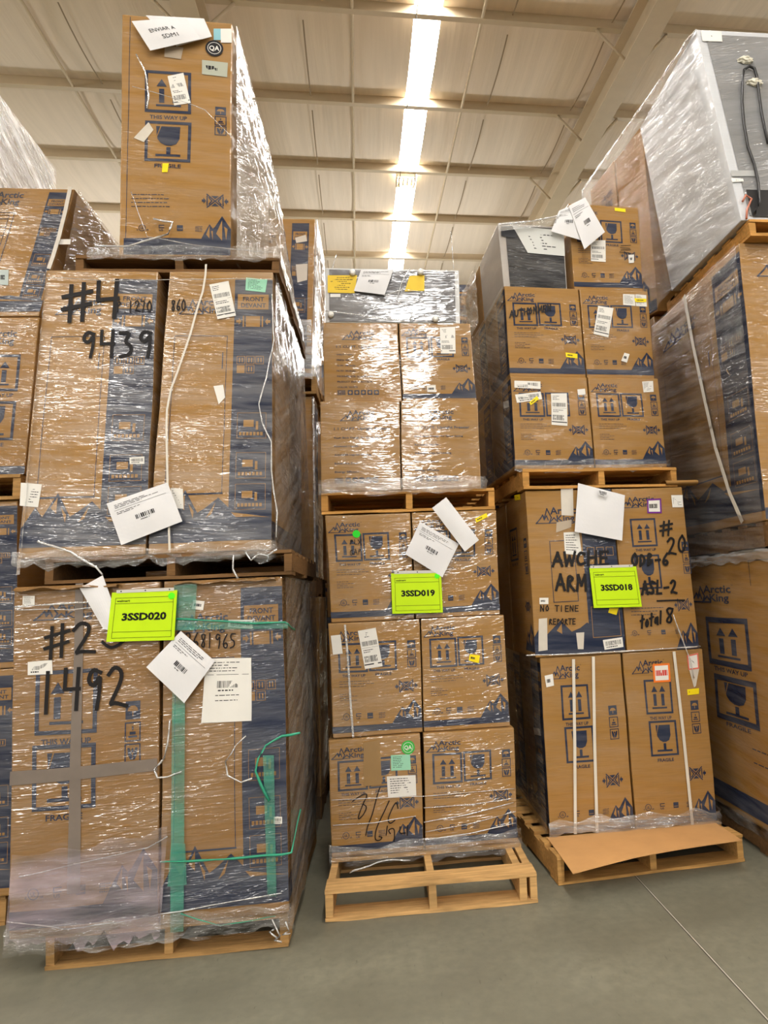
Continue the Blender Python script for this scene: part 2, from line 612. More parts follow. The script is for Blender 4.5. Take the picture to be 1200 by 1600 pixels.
def peaks(a, u0, u1, v0, vb, m=1):
    """Two snow peaks rising from the base band at the right corner."""
    U = lambda x: u0 + (u1 - u0) * x
    V = lambda y: v0 + (vb - v0) * y
    a.poly([(U(0), V(1)), (U(.18), V(.62)), (U(.36), V(.28)), (U(.46), V(.42)), (U(.52), V(.36)), (U(.74), V(0)), (U(1), V(.42)), (U(1), V(1))], m)
    a.poly([(U(.36), V(.34)), (U(.36), V(.74)), (U(.26), V(.62))], 0, 1)
    a.poly([(U(.41), V(.5)), (U(.46), V(.5)), (U(.46), V(.8))], 0, 1)
    a.poly([(U(.74), V(.14)), (U(.74), V(.8)), (U(.56), V(.58))], 0, 1)
    a.poly([(U(.8), V(.34)), (U(.9), V(.42)), (U(.86), V(.78))], 0, 1)

def small_print(a, u0, v0, u1, n, step, h=0.006, seed=1):
    r = random.Random(seed)
    for i in range(n):
        x = u0
        e = u0 + (u1 - u0) * r.uniform(.55, 1)
        while x < e:
            L = r.uniform(.012, .05)
            a.rect(x, v0 + i * step, min(e, x + L), v0 + i * step + h)
            x += L + .008

def print_cube(a, marks=True):
    """Small carton: handling marks on the long face."""
    logo(a, .03, .065, .42, .165)
    arrows(a, .1, .19, .4, .435); goblet(a, .435, .185, .725, .43)
    icons3(a, .855, .945, .185, .083, .07)
    clamp_mark(a, .83, .585, .25, .1)
    small_print(a, .09, .52, .6, 3, .022, .004, 3); small_print(a, .09, .63, .3, 4, .018, .004, 4)
    if marks:
        approvals(a, .16, .13, .825, .055)
    peaks(a, .66, .995, .705, .91)
    a.rect(0, .905, 1, .96)

def print_spec(a, lines, title='1.1 CU.FT. Upright Freezer'):
    """Small carton: specification face."""
    logo(a, .25, .1, .7, .22)
    a.text(title, .17, .295, .88, .325)
    for k, (t, w) in enumerate(lines):
        v = .40 + k * (.47 / len(lines))
        a.text(t, .17, v, .17 + w, v + .02)
    for k in range(8):
        a.rect(.17 + k * .013, .85, .178 + k * .013, .91)
    for k in range(5):
        a.rect(.3 + k * .085, .85, .365 + k * .085, .91)
        a.disc(.3325 + k * .085, .88, .008, 0, 1)

def print_tall(a, sq=(.27, .58), band=True, marks=True):
    """Tall carton: logo, arrows over goblet, small icons right, peaks."""
    logo(a, .1, .045, .5, .125)
    arrows(a, .24, .17, .555, .36); goblet(a, .255, .41, .575, .6)
    icons3(a, .79, .89, .3, .068, .055)
    clamp_mark(a, .78, .72, .25, .075)
    if marks:
        approvals(a, .16, .17, .89, .035)
    peaks(a, .68, .995, .82, .965)
    if band:
        a.rect(0, .955, 1, .995)

def print_front(a, s0=.6, s1=1.0, door=True, top=True):
    """Large carton: door outline, navy stripe with FRONT DEVANT, mountain range along the base."""
    a.rect(s0, 0.03, s1, .94)
    w = s1 - s0
    S = lambda x: s0 + w * x
    if top:
        a.rect(S(.08), .085, S(.9), .14, 0, 1)
        a.text('FRONT', S(.22), .094, S(.78), .11, 1, 2); a.text('DEVANT', S(.17), .117, S(.83), .133, 1, 2)
        a.rect(S(.3), .165, S(.68), .205, 0, 1); a.rect(S(.22), .165, S(.26), .205, 0, 1); a.rect(S(.72), .165, S(.76), .205, 0, 1)
        for sx, d in ((.05, 1), (.95, -1)):
            a.poly([(S(sx), .18), (S(sx + d * .07), .18), (S(sx + d * .07), .172), (S(sx + d * .14), .185), (S(sx + d * .07), .198), (S(sx + d * .07), .19), (S(sx), .19)], 0, 1)
        for k, (i, j) in enumerate(((0, 0), (1, 0), (2, 0), (0, 1), (1, 1))):
            x, y = S(.1 + i * .24), .315 + j * .033
            if k == 3:
                a.rect(x, y, x + w * .2, y + .028, 0, 1)
            else:
                a.frame(x, y, x + w * .2, y + .028, .0025, 0, 1)
            if k in (0, 1, 2, 4):
                a.rect(x + w * .05, y + .006, x + w * .08, y + .022, 0, 1); a.rect(x + w * .12, y + .006, x + w * .15, y + .022, 0, 1)
    for y in (.52, .66, .77):
        a.frame(S(.15), y, S(.85), y + .09, .002, 0, 1)
        a.rect(S(.3), y + .025, S(.55), y + .05, 0, 1); a.rect(S(.6), y + .03, S(.66), y + .06, 0, 1)
        for k in range(7):
            a.rect(S(.2 + k * .085), y + .068, S(.26 + k * .085), y + .08, 0, 1)
    if door:
        d1 = s0 - .06
        a.frame(.1, .24, d1, .8, .003); a.line([(.1, .8), (d1, .8)], .008)
        a.rect(d1 - .04, .3, d1 - .03, .36)
    logo(a, .12, .1, min(.56, s0 - .03), .16)
    a.poly([(0, .9), (.1, .83), (.16, .865), (.27, .785), (.38, .865), (.44, .85), (.55, .815), (.66, .86), (.78, .842), (.9, .865), (1, .88), (1, .905), (0, .905)])
    a.poly([(.27, .8), (.27, .855), (.22, .835)], 0, 1); a.poly([(.3, .83), (.35, .86), (.345, .885)], 0, 1)
    a.poly([(.53, .83), (.5, .87), (.45, .885)], 0, 1); a.poly([(.66, .868), (.99, .888), (.86, .885), (.7, .885)], 0, 1)
    a.rect(0, .9, 1, .965)

# ---------------------------------------------------------------- marker handwriting
PEN = {
    '#': [[(.15, .95), (.1, 0)], [(.42, .98), (.38, 0)], [(-.02, .68), (.58, .76)], [(-.04, .34), (.55, .42)]],
    '0': [[(.3, 1), (.08, .75), (.05, .3), (.25, 0), (.48, .2), (.5, .7), (.3, 1)]],
    '1': [[(.2, 1), (.16, 0)]],
    '2': [[(.02, .8), (.2, 1), (.42, .88), (.4, .6), (.05, .05), (.2, .1), (.55, 0)]],
    '3': [[(.05, .95), (.4, .95), (.2, .58), (.45, .42), (.4, .1), (.05, .02)]],
    '4': [[(.06, 1), (.04, .5), (.48, .5)], [(.46, 1), (.4, 0)]],
    '5': [[(.5, 1), (.1, 1), (.08, .6), (.42, .5), (.4, .12), (.05, 0)]],
    '6': [[(.42, 1), (.1, .5), (.08, .15), (.3, 0), (.48, .2), (.35, .42), (.1, .3)]],
    '7': [[(.02, .95), (.48, .98), (.2, 0)]],
    '8': [[(.45, .9), (.2, 1), (.1, .78), (.42, .3), (.3, 0), (.06, .18), (.4, .65), (.45, .9)]],
    '9': [[(.45, .9), (.2, 1), (.06, .7), (.25, .55), (.45, .85), (.42, .4), (.34, 0)]],
    'A': [[(0, 0), (.28, 1), (.55, 0)], [(.1, .38), (.48, .36)]],
    'B': [[(.08, 0), (.08, 1), (.42, .85), (.1, .55), (.48, .3), (.08, 0)]],
    'C': [[(.5, .85), (.25, 1), (.05, .5), (.2, .02), (.52, .15)]],
    'D': [[(.08, 0), (.08, 1), (.45, .7), (.45, .3), (.08, 0)]],
    'E': [[(.5, 1), (.08, 1), (.08, 0), (.5, .02)], [(.08, .52), (.42, .52)]],
    'G': [[(.5, .85), (.25, 1), (.05, .5), (.2, .02), (.5, .2), (.5, .45), (.3, .45)]],
    'H': [[(.06, 1), (.06, 0)], [(.5, 1), (.48, 0)], [(.06, .5), (.5, .52)]],
    'I': [[(.2, 1), (.2, 0)]],
    'L': [[(.1, 1), (.08, 0), (.45, 0)]],
    'M': [[(0, 0), (.08, 1), (.28, .35), (.5, 1), (.58, 0)]],
    'N': [[(.05, 0), (.06, 1), (.46, 0), (.48, 1)]],
    'O': [[(.3, 1), (.06, .6), (.22, 0), (.5, .4), (.3, 1)]],
    'P': [[(.08, 0), (.08, 1), (.48, .8), (.1, .48)]],
    'R': [[(.08, 0), (.08, 1), (.46, .8), (.1, .5), (.5, 0)]],
    'S': [[(.48, .9), (.2, 1), (.08, .75), (.44, .3), (.3, 0), (.02, .12)]],
    'T': [[(0, 1), (.55, .98)], [(.28, 1), (.26, 0)]],
    'U': [[(.05, 1), (.08, .2), (.28, 0), (.48, .3), (.5, 1)]],
    'W': [[(0, 1), (.12, 0), (.3, .7), (.45, 0), (.62, 1)]],
    'X': [[(0, 1), (.5, 0)], [(.5, 1), (0, 0)]],
    'a': [[(.45, .6), (.15, .55), (.08, .15), (.4, .2), (.46, .6), (.5, 0)]],
    'l': [[(.25, 1), (.2, 0)]],
    'o': [[(.28, .6), (.06, .3), (.25, 0), (.48, .3), (.28, .6)]],
    't': [[(.28, 1), (.2, 0)], [(.02, .62), (.5, .7)]],
    '-': [[(.08, .45), (.45, .48)]], '.': [[(.2, .04), (.26, 0)]], '/': [[(0, -.05), (.5, 1.05)]], '_': [[(0, 0), (.6, .02)]], ' ': [],
}

def rounded(pts, n=2):
    for _ in range(n):
        if len(pts) < 3:
            return pts
        q = [pts[0]]
        for (ax, ay), (bx, by) in zip(pts, pts[1:]):
            q += [(ax * .75 + bx * .25, ay * .75 + by * .25), (ax * .25 + bx * .75, ay * .25 + by * .75)]
        pts = q + [pts[-1]]
    return pts

def hand(a, txt, p0, p1, h, w, mat=2, skew=0.0):
    """Marker writing along the pixel baseline p0..p1, letter height h and stroke w in pixels."""
    n = len(txt)
    dx, dy = (p1[0] - p0[0]) / n, (p1[1] - p0[1]) / n
    L = math.hypot(p1[0] - p0[0], p1[1] - p0[1])
    ux, uy = (p1[0] - p0[0]) / L, (p1[1] - p0[1]) / L
    step = L / n
    mpp = a.f.W / max(1, math.hypot(*(Vector(px_of(a.f.c[1])) - Vector(px_of(a.f.c[0])))))
    r = random.Random(len(txt) + int(p0[0]))
    for i, ch in enumerate(txt):
        j = r.uniform(-.05, .05) * h
        for st in PEN[ch]:
            pts = []
            for x, y in (rounded(st) if ch not in '4ELMNATFWHI#1' else st):
                X = i * step + x * step * 1.45 + y * h * skew
                px = (p0[0] + ux * X - uy * 0 + 0, p0[1] + uy * X - y * h + j)
                pts.append(a.f.uv(px))
            a.line(pts, w * mpp, mat, 9)
            for q in pts:
                a.disc(q[0], q[1], w * mpp / 2, mat, 9, 8)

def strokes(a, lists, w, mat=2):
    mpp = a.f.W / max(1, math.hypot(*(Vector(px_of(a.f.c[1])) - Vector(px_of(a.f.c[0])))))
    for st in lists:
        pts = [a.f.uv(p) for p in rounded(st)]
        a.line(pts, w * mpp, mat, 9)
        for q in pts:
            a.disc(q[0], q[1], w * mpp / 2, mat, 9, 8)

def px_of(P):
    q = ROT.transposed() @ (P - EYE)
    return PPX + FPX * q.x / q.z, PPY - FPX * q.y / q.z

# ---------------------------------------------------------------- cartons
def quad(px, p0, yaw=0.0, zb=None, zt=None):
    """Corners TL TR BR BL of a standing face from the pixels it covers, on the vertical plane through p0."""
    n = Vector((-math.sin(yaw), math.cos(yaw), 0))
    q = [on_plane(p, Vector(p0), n) for p in px]
    if zt == 'mean':
        zt = (q[0].z + q[1].z) / 2
    if zt is not None:
        q[0].z = q[1].z = zt
    if zb is not None:
        q[2].z = q[3].z = zb
    return q

def body(bm, q, dv, wob=0.004, bulge=0.006, ns=8):
    """Slightly crumpled box; returns its faces as Face objects."""
    tl, tr, br, bl = q
    tlb, trb, brb, blb = [p + dv for p in q]
    F = {'front': Face(tl, tr, br, bl, bulge, wob), 'right': Face(tr, trb, brb, br, 0, wob), 'left': Face(tlb, tl, bl, blb, 0, wob),
         'back': Face(trb, tlb, blb, brb, 0, wob), 'top': Face(tlb, trb, tr, tl, 0, wob), 'bottom': Face(bl, br, brb, blb, 0, wob)}
    for k, f in F.items():
        n = ns
        g = [[bm.verts.new(f.at(i / n, j / n)) for i in range(n + 1)] for j in range(n + 1)]
        for j in range(n):
            for i in range(n):
                bm.faces.new((g[j][i], g[j + 1][i], g[j + 1][i + 1], g[j][i + 1]))
    bmesh.ops.remove_doubles(bm, verts=bm.verts, dist=0.0003)
    bmesh.ops.recalc_face_normals(bm, faces=bm.faces)
    ed = [e for e in bm.edges if len(e.link_faces) == 2 and e.calc_face_angle(0) > 0.7]
    bmesh.ops.bevel(bm, geom=ed, offset=0.006, segments=2, affect='EDGES', profile=0.6)
    for f in bm.faces:
        f.smooth = False
        f.material_index = 0
    return F

def carton(label, q, dv, mats, front=None, left=None, right=None, group=None, name='carton', wob=0.004, bulge=0.006, write=None, cat='box'):
    bm = bmesh.new()
    F = body(bm, q, dv, wob, bulge)
    for side, fn in (('front', front), ('left', left), ('right', right)):
        if fn:
            a = Art(F[side], 0.0012)
            fn(a)
            if side == 'front' and write:
                write(a)
            a.into(bm)
    o = link(name, bm, mats, origin=(q[3] + q[2]) / 2 + dv / 2)
    tag(o, label, cat, group)
    return o, F

def seen_normal(f):
    return f.n

def label_marks(a, kind, m=1, seed=1):
    r = random.Random(seed)
    def bars(u0, v0, u1, v1):
        x = u0
        while x < u1 - .005:
            w = r.choice((.008, .014, .022))
            a.rect(x, v0, min(u1, x + w), v1, m)
            x += w + r.choice((.008, .014, .02))
    def rows(u0, v0, u1, n, st, h):
        for k in range(n):
            x, e = u0, u0 + (u1 - u0) * r.uniform(.5, 1)
            while x < e:
                L = r.uniform(.03, .12)
                a.rect(x, v0 + k * st, min(e, x + L), v0 + k * st + h, m)
                x += L + .02
    if kind == 'ship':
        rows(.1, .08, .6, 3, .05, .018); bars(.08, .3, .92, .42); a.line([(.05, .47), (.95, .47)], a.f.W * .012, m)
        rows(.1, .52, .8, 2, .05, .02); bars(.08, .68, .8, .84); a.line([(.05, .9), (.95, .9)], a.f.H * .03, m)
    elif kind == 'bar':
        bars(.1, .2, .9, .65); rows(.12, .74, .85, 1, .1, .1)
    elif kind == 'rows':
        rows(.1, .12, .9, 7, .11, .035)
    elif kind == 'code':
        rows(.1, .06, .9, 4, .045, .012); a.line([(.06, .26), (.94, .26)], .002, m); bars(.28, .36, .72, .47); rows(.3, .5, .7, 1, .05, .02); rows(.25, .58, .8, 2, .08, .012)
    elif kind == 'page':
        rows(.1, .1, .9, 3, .035, .012); a.line([(.08, .23), (.92, .23)], a.f.H * .006, m); rows(.1, .28, .5, 2, .035, .012); bars(.36, .48, .66, .58); rows(.42, .61, .62, 1, .03, .015)
    elif kind == 'word':
        rows(.15, .35, .85, 1, .1, .3)

def sticker(o, f, px, mat=None, kind='rows', name='label', label=None, ink=None, off=0.003, seed=None, extra=None, rim=None):
    """Label, tape or tag stuck on a carton face, covering the given pixels TL TR BR BL."""
    pts = [f.uv(p) for p in px]
    g = Patch(f, pts, off)
    a = Art(g, 0.0)
    a.rect(0, 0, 1, 1, 0)
    if kind:
        label_marks(a, kind, 1, seed or int(px[0][0] * 7 + px[0][1]))
    mats = [mat or WHITE, ink or INK]
    if rim:
        a.frame(.05, .05, .95, .95, g.W * .11, 2, 1)
        mats.append(rim)
    if extra:
        extra(a)
    bm = bmesh.new()
    a.into(bm)
    s = link(name, bm, mats, parent=o)
    if label:
        s['label'] = label
    return s

def rectpx(x0, y0, x1, y1):
    return [(x0, y0), (x1, y0), (x1, y1), (x0, y1)]

def round_sticker(o, f, p, rpx, mat, name, label, txt=None, rot=0):
    u, v = f.uv(p)
    mpp = (on_plane((p[0] + 1, p[1]), f.c[0], f.n) - on_plane(p, f.c[0], f.n)).length
    R = rpx * mpp
    g = Face(*[f.at(u + a * R / f.W, v + b * R / f.H, 0.004) for a, b in ((-1, -1), (1, -1), (1, 1), (-1, 1))])
    a = Art(g, 0)
    a.disc(.5, .5, R, 0, 0, 28)
    if txt:
        a.line([(.5 + .36 * math.cos(t * .3142), .5 + .36 * math.sin(t * .3142)) for t in range(20)], R * .06, 1, 1, True)
        a.text(txt, .22, .34, .78, .64, 1, 1)
    bm = bmesh.new()
    a.into(bm)
    s = link(name, bm, [mat, WHITE], parent=o)
    s['label'] = label
    return s

# ---------------------------------------------------------------- pallets
def board(bm, x0, x1, y0, y1, z0, z1, along='x', jit=0.0025, n=7, seed=0):
    r = random.Random(seed)
    def ringpts(t):
        j = lambda: r.uniform(-jit, jit)
        if along == 'x':
            x = x0 + (x1 - x0) * t
            return [Vector((x, y0 + j(), z0 + j())), Vector((x, y1 + j(), z0 + j())), Vector((x, y1 + j(), z1 + j() * .4)), Vector((x, y0 + j(), z1 + j() * .4))]
        y = y0 + (y1 - y0) * t
        return [Vector((x1 + j(), y, z0 + j())), Vector((x0 + j(), y, z0 + j())), Vector((x0 + j(), y, z1 + j() * .4)), Vector((x1 + j(), y, z1 + j() * .4))]
    rings = [[bm.verts.new(p) for p in ringpts(k / n)] for k in range(n + 1)]
    for a, b in zip(rings, rings[1:]):
        for k in range(4):
            bm.faces.new((a[k], a[(k + 1) % 4], b[(k + 1) % 4], b[k]))
    bm.faces.new(rings[0][::-1]); bm.faces.new(rings[-1])
    bmesh.ops.recalc_face_normals(bm, faces=bm.faces)

def pallet(label, x, y, z, w, d, yaw=0.0, h=0.14, mat=None, group='wooden pallets', tops=None, double_end=False, seed=1, mid=True):
    """Stringer pallet whose front left bottom corner is at (x, y, z)."""
    o = empty('wooden_pallet', (x, y, z), label, 'pallet', group)
    o.rotation_euler = (0, 0, yaw)
    o['_w'] = [0, 0, 0]
    t = 0.017
    tops = tops or [(0, .13), (.2, .29), (.38, .47), (.56, .65), (.74, .83), (.9, .99), (d - .13, d)]
    sx = [(0, .036), (w / 2 - .018, w / 2 + .018), (w - .036, w)]
    if double_end:
        sx += [(w - .085, w - .049)]
    k = seed * 100
    for a, b in sx:
        bm = bmesh.new(); k += 1
        board(bm, a, b, 0.004, d - .004, t + .001, h - t - .001, 'y', seed=k)
        link('stringer', bm, [mat], parent=o)
    for a, b in tops:
        bm = bmesh.new(); k += 1
        board(bm, 0, w, a, b, h - t, h, 'x', seed=k)
        link('deck_board', bm, [mat], parent=o)
    for a, b in ((0, .13), (d / 2 - .05, d / 2 + .05), (d - .13, d)):
        bm = bmesh.new(); k += 1
        board(bm, 0, w, a, b, 0.001, t, 'x', seed=k)
        link('bottom_board', bm, [mat], parent=o)
    return o

# ---------------------------------------------------------------- film, papers, straps
def sheet(o, name, c, nx, ny, amp, freq, mat, rag=0.0, seed=0, sag=0.0, stretch=(1, 1, 3)):
    """Wrinkled film between four corners TL TR BR BL."""
    f = Face(*c)
    bm = bmesh.new()
    g = []
    for j in range(ny + 1):
        row = []
        for i in range(nx + 1):
            u, v = i / nx, j / ny
            p = f.flat(u, v)
            q = Vector((p.x * stretch[0], p.y * stretch[1], p.z * stretch[2])) * freq + Vector((seed, seed * 2, 0))
            e = min(1, 6 * min(u, 1 - u) + .25) * min(1, 6 * min(v, 1 - v) + .25)
            p = p + f.n * (noise.fractal(q, .6, 2.1, 3) * amp * e + amp * .8 + sag * math.sin(math.pi * u) * math.sin(math.pi * v))
            if rag and (j == ny or (j == 0 and rag > .05)):
                p = p + Vector((0, 0, noise.noise(Vector((u * (nx * .45 if j else 3.5), seed + j, 3))) * rag))
            row.append(bm.verts.new(p))
        g.append(row)
    for j in range(ny):
        for i in range(nx):
            q = bm.faces.new((g[j][i], g[j + 1][i], g[j + 1][i + 1], g[j][i + 1]))
            q.smooth = True
    return link(name, bm, [mat], parent=o)

def hem(o, pts, z0, z1, mat, name='film_hem', seed=0, out=0.012, rag=0.03, step=0.03):
    """Gathered edge of film running round the foot of a load; pts are plan points, left to right."""
    bm = bmesh.new()
    cols = []
    for a, b in zip(pts, pts[1:]):
        d = (b - a)
        n = max(2, int(d.length / step))
        nn = Vector((d.y, -d.x, 0)).normalized()
        for k in range(n + (b is pts[-1])):
            p = a + d * (k / n)
            col = []
            for j in range(7):
                t = j / 6
                q = Vector((p.x * 5 + seed, p.y * 5, t * 4))
                w = noise.fractal(q * 2.2, .6, 2.1, 3) * out * .7 + out * (.7 + .25 * math.sin(t * 3.1))
                z = z1 + (z0 - z1) * t + (noise.noise(Vector((p.x * 14, p.y * 14, seed))) * rag * t) + noise.noise(Vector((p.x * 9, p.y * 9, seed + 5))) * rag * .8 * (1 - t)
                col.append(bm.verts.new(Vector((p.x, p.y, z)) + nn * w))
            cols.append(col)
    for a, b in zip(cols, cols[1:]):
        for j in range(6):
            f = bm.faces.new((a[j], a[j + 1], b[j + 1], b[j]))
            f.smooth = True
    return link(name, bm, [mat], parent=o)

def strand(o, name, pts, r, mat, jit=0.004, flat=0.35, seed=0):
    """Rope of twisted film or a strap along 3-D points, densified."""
    P = []
    for a, b in zip(pts, pts[1:]):
        n = max(2, int((b - a).length / .04))
        for k in range(n):
            P.append(a.lerp(b, k / n))
    P.append(pts[-1])
    P = [p + noise.noise_vector(p * 9 + Vector((seed, 0, 0))) * jit for p in P]
    bm = bmesh.new()
    add_tube(bm, P, [r * .62 * (1 + .7 * noise.noise(p * 14 + Vector((0, seed, 0)))) for p in P], 6)
    return link(name, bm, [mat], parent=o)

def band(o, name, pts, w, mat, wv=None, t=0.0012, origin=None):
    """Flat strap of width w along 3-D points; wv is the direction across it."""
    bm = bmesh.new()
    rows = []
    for i, p in enumerate(pts):
        a, b = pts[max(0, i - 1)], pts[min(len(pts) - 1, i + 1)]
        d = (b - a).normalized()
        out = Vector((0, -1, 0)) if wv is None else wv
        s = d.cross(out).normalized() * w / 2
        rows.append([bm.verts.new(q) for q in (p - s, p + s, p + s + out * t, p - s + out * t)])
    for a, b in zip(rows, rows[1:]):
        for k in range(4):
            bm.faces.new((a[k], a[(k + 1) % 4], b[(k + 1) % 4], b[k]))
    bm.faces.new(rows[0][::-1]); bm.faces.new(rows[-1])
    bmesh.ops.recalc_face_normals(bm, faces=bm.faces)
    return link(name, bm, [mat], parent=o, origin=origin)

def paper(label, px, y, kind='page', name='paper_sheet', cat='paper', tilt=(0.004, 0.012), curl=0.008, group=None, mat=None, p0=None, yaw=0.0, extra=None, fold=None):
    """Sheet of paper hanging in front of a load, covering the pixels TL TR BR BL."""
    n = Vector((-math.sin(yaw), math.cos(yaw), 0))
    p0 = Vector(p0) if p0 is not None else Vector((0, y, 0))
    c = [on_plane(p, p0, n) - n * (tilt[0] if k < 2 else tilt[1]) for k, p in enumerate(px)]
    f = Face(*c, bulge=curl)
    bm = bmesh.new()
    N = 10
    for dz in (0.0, -0.0015):
        g = [[bm.verts.new(f.at(i / N, j / N, dz)) for i in range(N + 1)] for j in range(N + 1)]
        for j in range(N):
            for i in range(N):
                q = (g[j][i], g[j + 1][i], g[j + 1][i + 1], g[j][i + 1])
                bm.faces.new(q if dz == 0 else q[::-1])
        if dz == 0:
            g0 = g
    rim = [(0, i) for i in range(N)] + [(i, N) for i in range(N)] + [(N, N - i) for i in range(N)] + [(N - i, 0) for i in range(N)]
    for k in range(len(rim)):
        a, b = rim[k], rim[(k + 1) % len(rim)]
        bm.faces.new((g0[a[0]][a[1]], g0[b[0]][b[1]], g[b[0]][b[1]], g[a[0]][a[1]]))
    a = Art(f, 0.0012)
    if kind:
        label_marks(a, kind, 1, int(px[0][0]))
    if extra:
        extra(a)
    a.into(bm)
    o = link(name, bm, [mat or PAPER, INK], origin=(c[2] + c[3]) / 2, smooth=False)
    return tag(o, label, cat, group), f

# ================================================================ the hall
RT = math.tan(math.radians(3.3))
RA = 0.029                                     # the roof runs a little to the left of straight ahead
RH = 7.5

def RP(x, y, drop=0.0):
    return Vector((x * math.cos(RA) - y * math.sin(RA), x * math.sin(RA) + y * math.cos(RA), RH - drop + RT * y))

def roof_xy(p, drop=0.0):
    P = on_plane(p, Vector((0, 0, RH - drop)), Vector((RT * math.sin(RA), -RT * math.cos(RA), 1)).normalized())
    return P.x * math.cos(RA) + P.y * math.sin(RA), -P.x * math.sin(RA) + P.y * math.cos(RA)

# floor
m = bpy.data.materials.new('polished concrete')
nt, N, L, b = nodes_of(m)
c = lin((121, 118, 101))
f1 = maprange(nt, pos_noise(nt, (1.1, 1.6, 1), 6), 0.3, 0.7, 0, 1)
f2 = maprange(nt, pos_noise(nt, (22, 22, 22), 5), 0.35, 0.7, 0, 1)
base = mixcol(nt, f1, tuple(x * .68 for x in c), tuple(x * 1.18 for x in c))
base = mixcol(nt, maprange(nt, f2, 0, 1, 0, .5), base, tuple(x * .6 for x in c))
f3 = maprange(nt, pos_noise(nt, (60, 14, 30), 3), 0.66, 0.74, 0, .6)
base = mixcol(nt, f3, base, tuple(x * .45 for x in c))
L.new(base, b.inputs['Base Color'])
L.new(maprange(nt, f1, 0, 1, .38, .6), b.inputs['Roughness'])
MATS['concrete'] = m
JOINT = plain('floor joint filler', (170, 164, 150), 0.7, 0.2)
JDARK = plain('floor joint edge', (70, 66, 58), 0.8, 0.2)
bm = bmesh.new()
add_box(bm, (-26, -30, -0.2), (26, 32, 0), 0)
def flat_strip(x0, x1, y0, y1, z, mi):
    f = bm.faces.new([bm.verts.new(p) for p in ((x0, y0, z), (x1, y0, z), (x1, y1, z), (x0, y1, z))])
    f.material_index = mi
for jx in (1.278, -4.8, 7.4):
    flat_strip(jx - .006, jx + .006, -20, 30, .0008, 2)
    flat_strip(jx - .0025, jx + .0035, -20, 30, .0014, 1)
o = link('floor', bm, [MATS['concrete'], JOINT, JDARK])
tag(o, kind='structure')

# ceiling of quilted insulation between the purlins, open where the skylights are
m = bpy.data.materials.new('ceiling insulation facing')
nt, N, L, b = nodes_of(m)
c = lin((234, 220, 202))
w1 = maprange(nt, pos_noise(nt, (9, .5, 1), 3), .3, .7, 0, 1)
L.new(mixcol(nt, w1, tuple(x * .94 for x in c), tuple(x * 1.04 for x in c)), b.inputs['Base Color'])
b.inputs['Roughness'].default_value = .7
bp = N.new('ShaderNodeBump'); bp.inputs['Strength'].default_value = .25; bp.inputs['Distance'].default_value = .02
L.new(w1, bp.inputs['Height']); L.new(bp.outputs[0], b.inputs['Normal'])
CEIL = m
SEAM = plain('insulation seam', (156, 138, 114), .8, .2)
STEEL = plain('cream painted steel', (203, 187, 160), .5, .4, .03)
P0, PS = 6.48, 1.467                           # purlin rows
sx0 = (roof_xy((646, 31))[0] + roof_xy((613.75, 342))[0]) / 2
sx1 = (roof_xy((687, 31))[0] + roof_xy((641, 342))[0]) / 2
SKY = [(sx0, sx1), (sx0 - 7.2, sx1 - 7.2), (sx0 + 7.2, sx1 + 7.2), (sx0 - 14.4, sx1 - 14.4)]
spans, x = [], -22.0
for a, b_ in sorted(SKY):
    spans.append((x, a)); x = b_
spans.append((x, 24.0))
bm = bmesh.new()
k0, k1 = -24, 17
for a, b_ in spans:
    rows = []
    for k in range(k0 * 6, k1 * 6 + 1):
        y = P0 + PS * k / 6
        sag = .075 * abs(math.sin(math.pi * k / 6)) ** .7
        rows.append([bm.verts.new(RP(a + (b_ - a) * i / 10, y, sag if 0 < i < 10 else sag * .8)) for i in range(11)])
    for r0, r1 in zip(rows, rows[1:]):
        for i in range(10):
            f = bm.faces.new((r0[i], r1[i], r1[i + 1], r0[i + 1])); f.smooth = True
def seam(xs, k):
    y0 = P0 + PS * k
    pts = [(y0 + PS * (.12 + .83 * t / 8), .082 + .075 * abs(math.sin(math.pi * (.12 + .83 * t / 8))) ** .7) for t in range(9)]
    for (ya, da), (yb, db) in zip(pts, pts[1:]):
        f = bm.faces.new([bm.verts.new(RP(xs + s, y, d)) for s, y, d in ((-.008, ya, da), (.008, ya, da), (.008, yb, db), (-.008, yb, db))])
        f.material_index = 1
for sxp in ((480, 85), (792, 40), (947, 40), (140, 80)):
    xs = roof_xy(sxp)[0]
    for k in range(-1, 7):
        seam(xs, k)
o = link('ceiling', bm, [CEIL, SEAM])
tag(o, kind='structure')
SKYM = emit('skylight panel', (1.0, 0.985, 0.955), SKYLIGHT)
for i, (a, b_) in enumerate(SKY):
    bm = bmesh.new()
    bm.faces.new([bm.verts.new(RP(x, y, -.01)) for x, y in ((a - .02, -24), (a - .02, 30), (b_ + .02, 30), (b_ + .02, -24))])
    tag(link('window_%d' % (i + 1), bm, [SKYM]), kind='structure')

def roof_box(name, x0, x1, y0, y1, d0, d1, parent=None, mat=STEEL):
    bm = bmesh.new()
    v = [bm.verts.new(RP(x, y, d)) for d in (d1, d0) for y in (y0, y1) for x in (x0, x1)]
    for q in ((0, 2, 3, 1), (4, 5, 7, 6), (0, 1, 5, 4), (2, 6, 7, 3), (0, 4, 6, 2), (1, 3, 7, 5)):
        bm.faces.new([v[i] for i in q])
    return bm

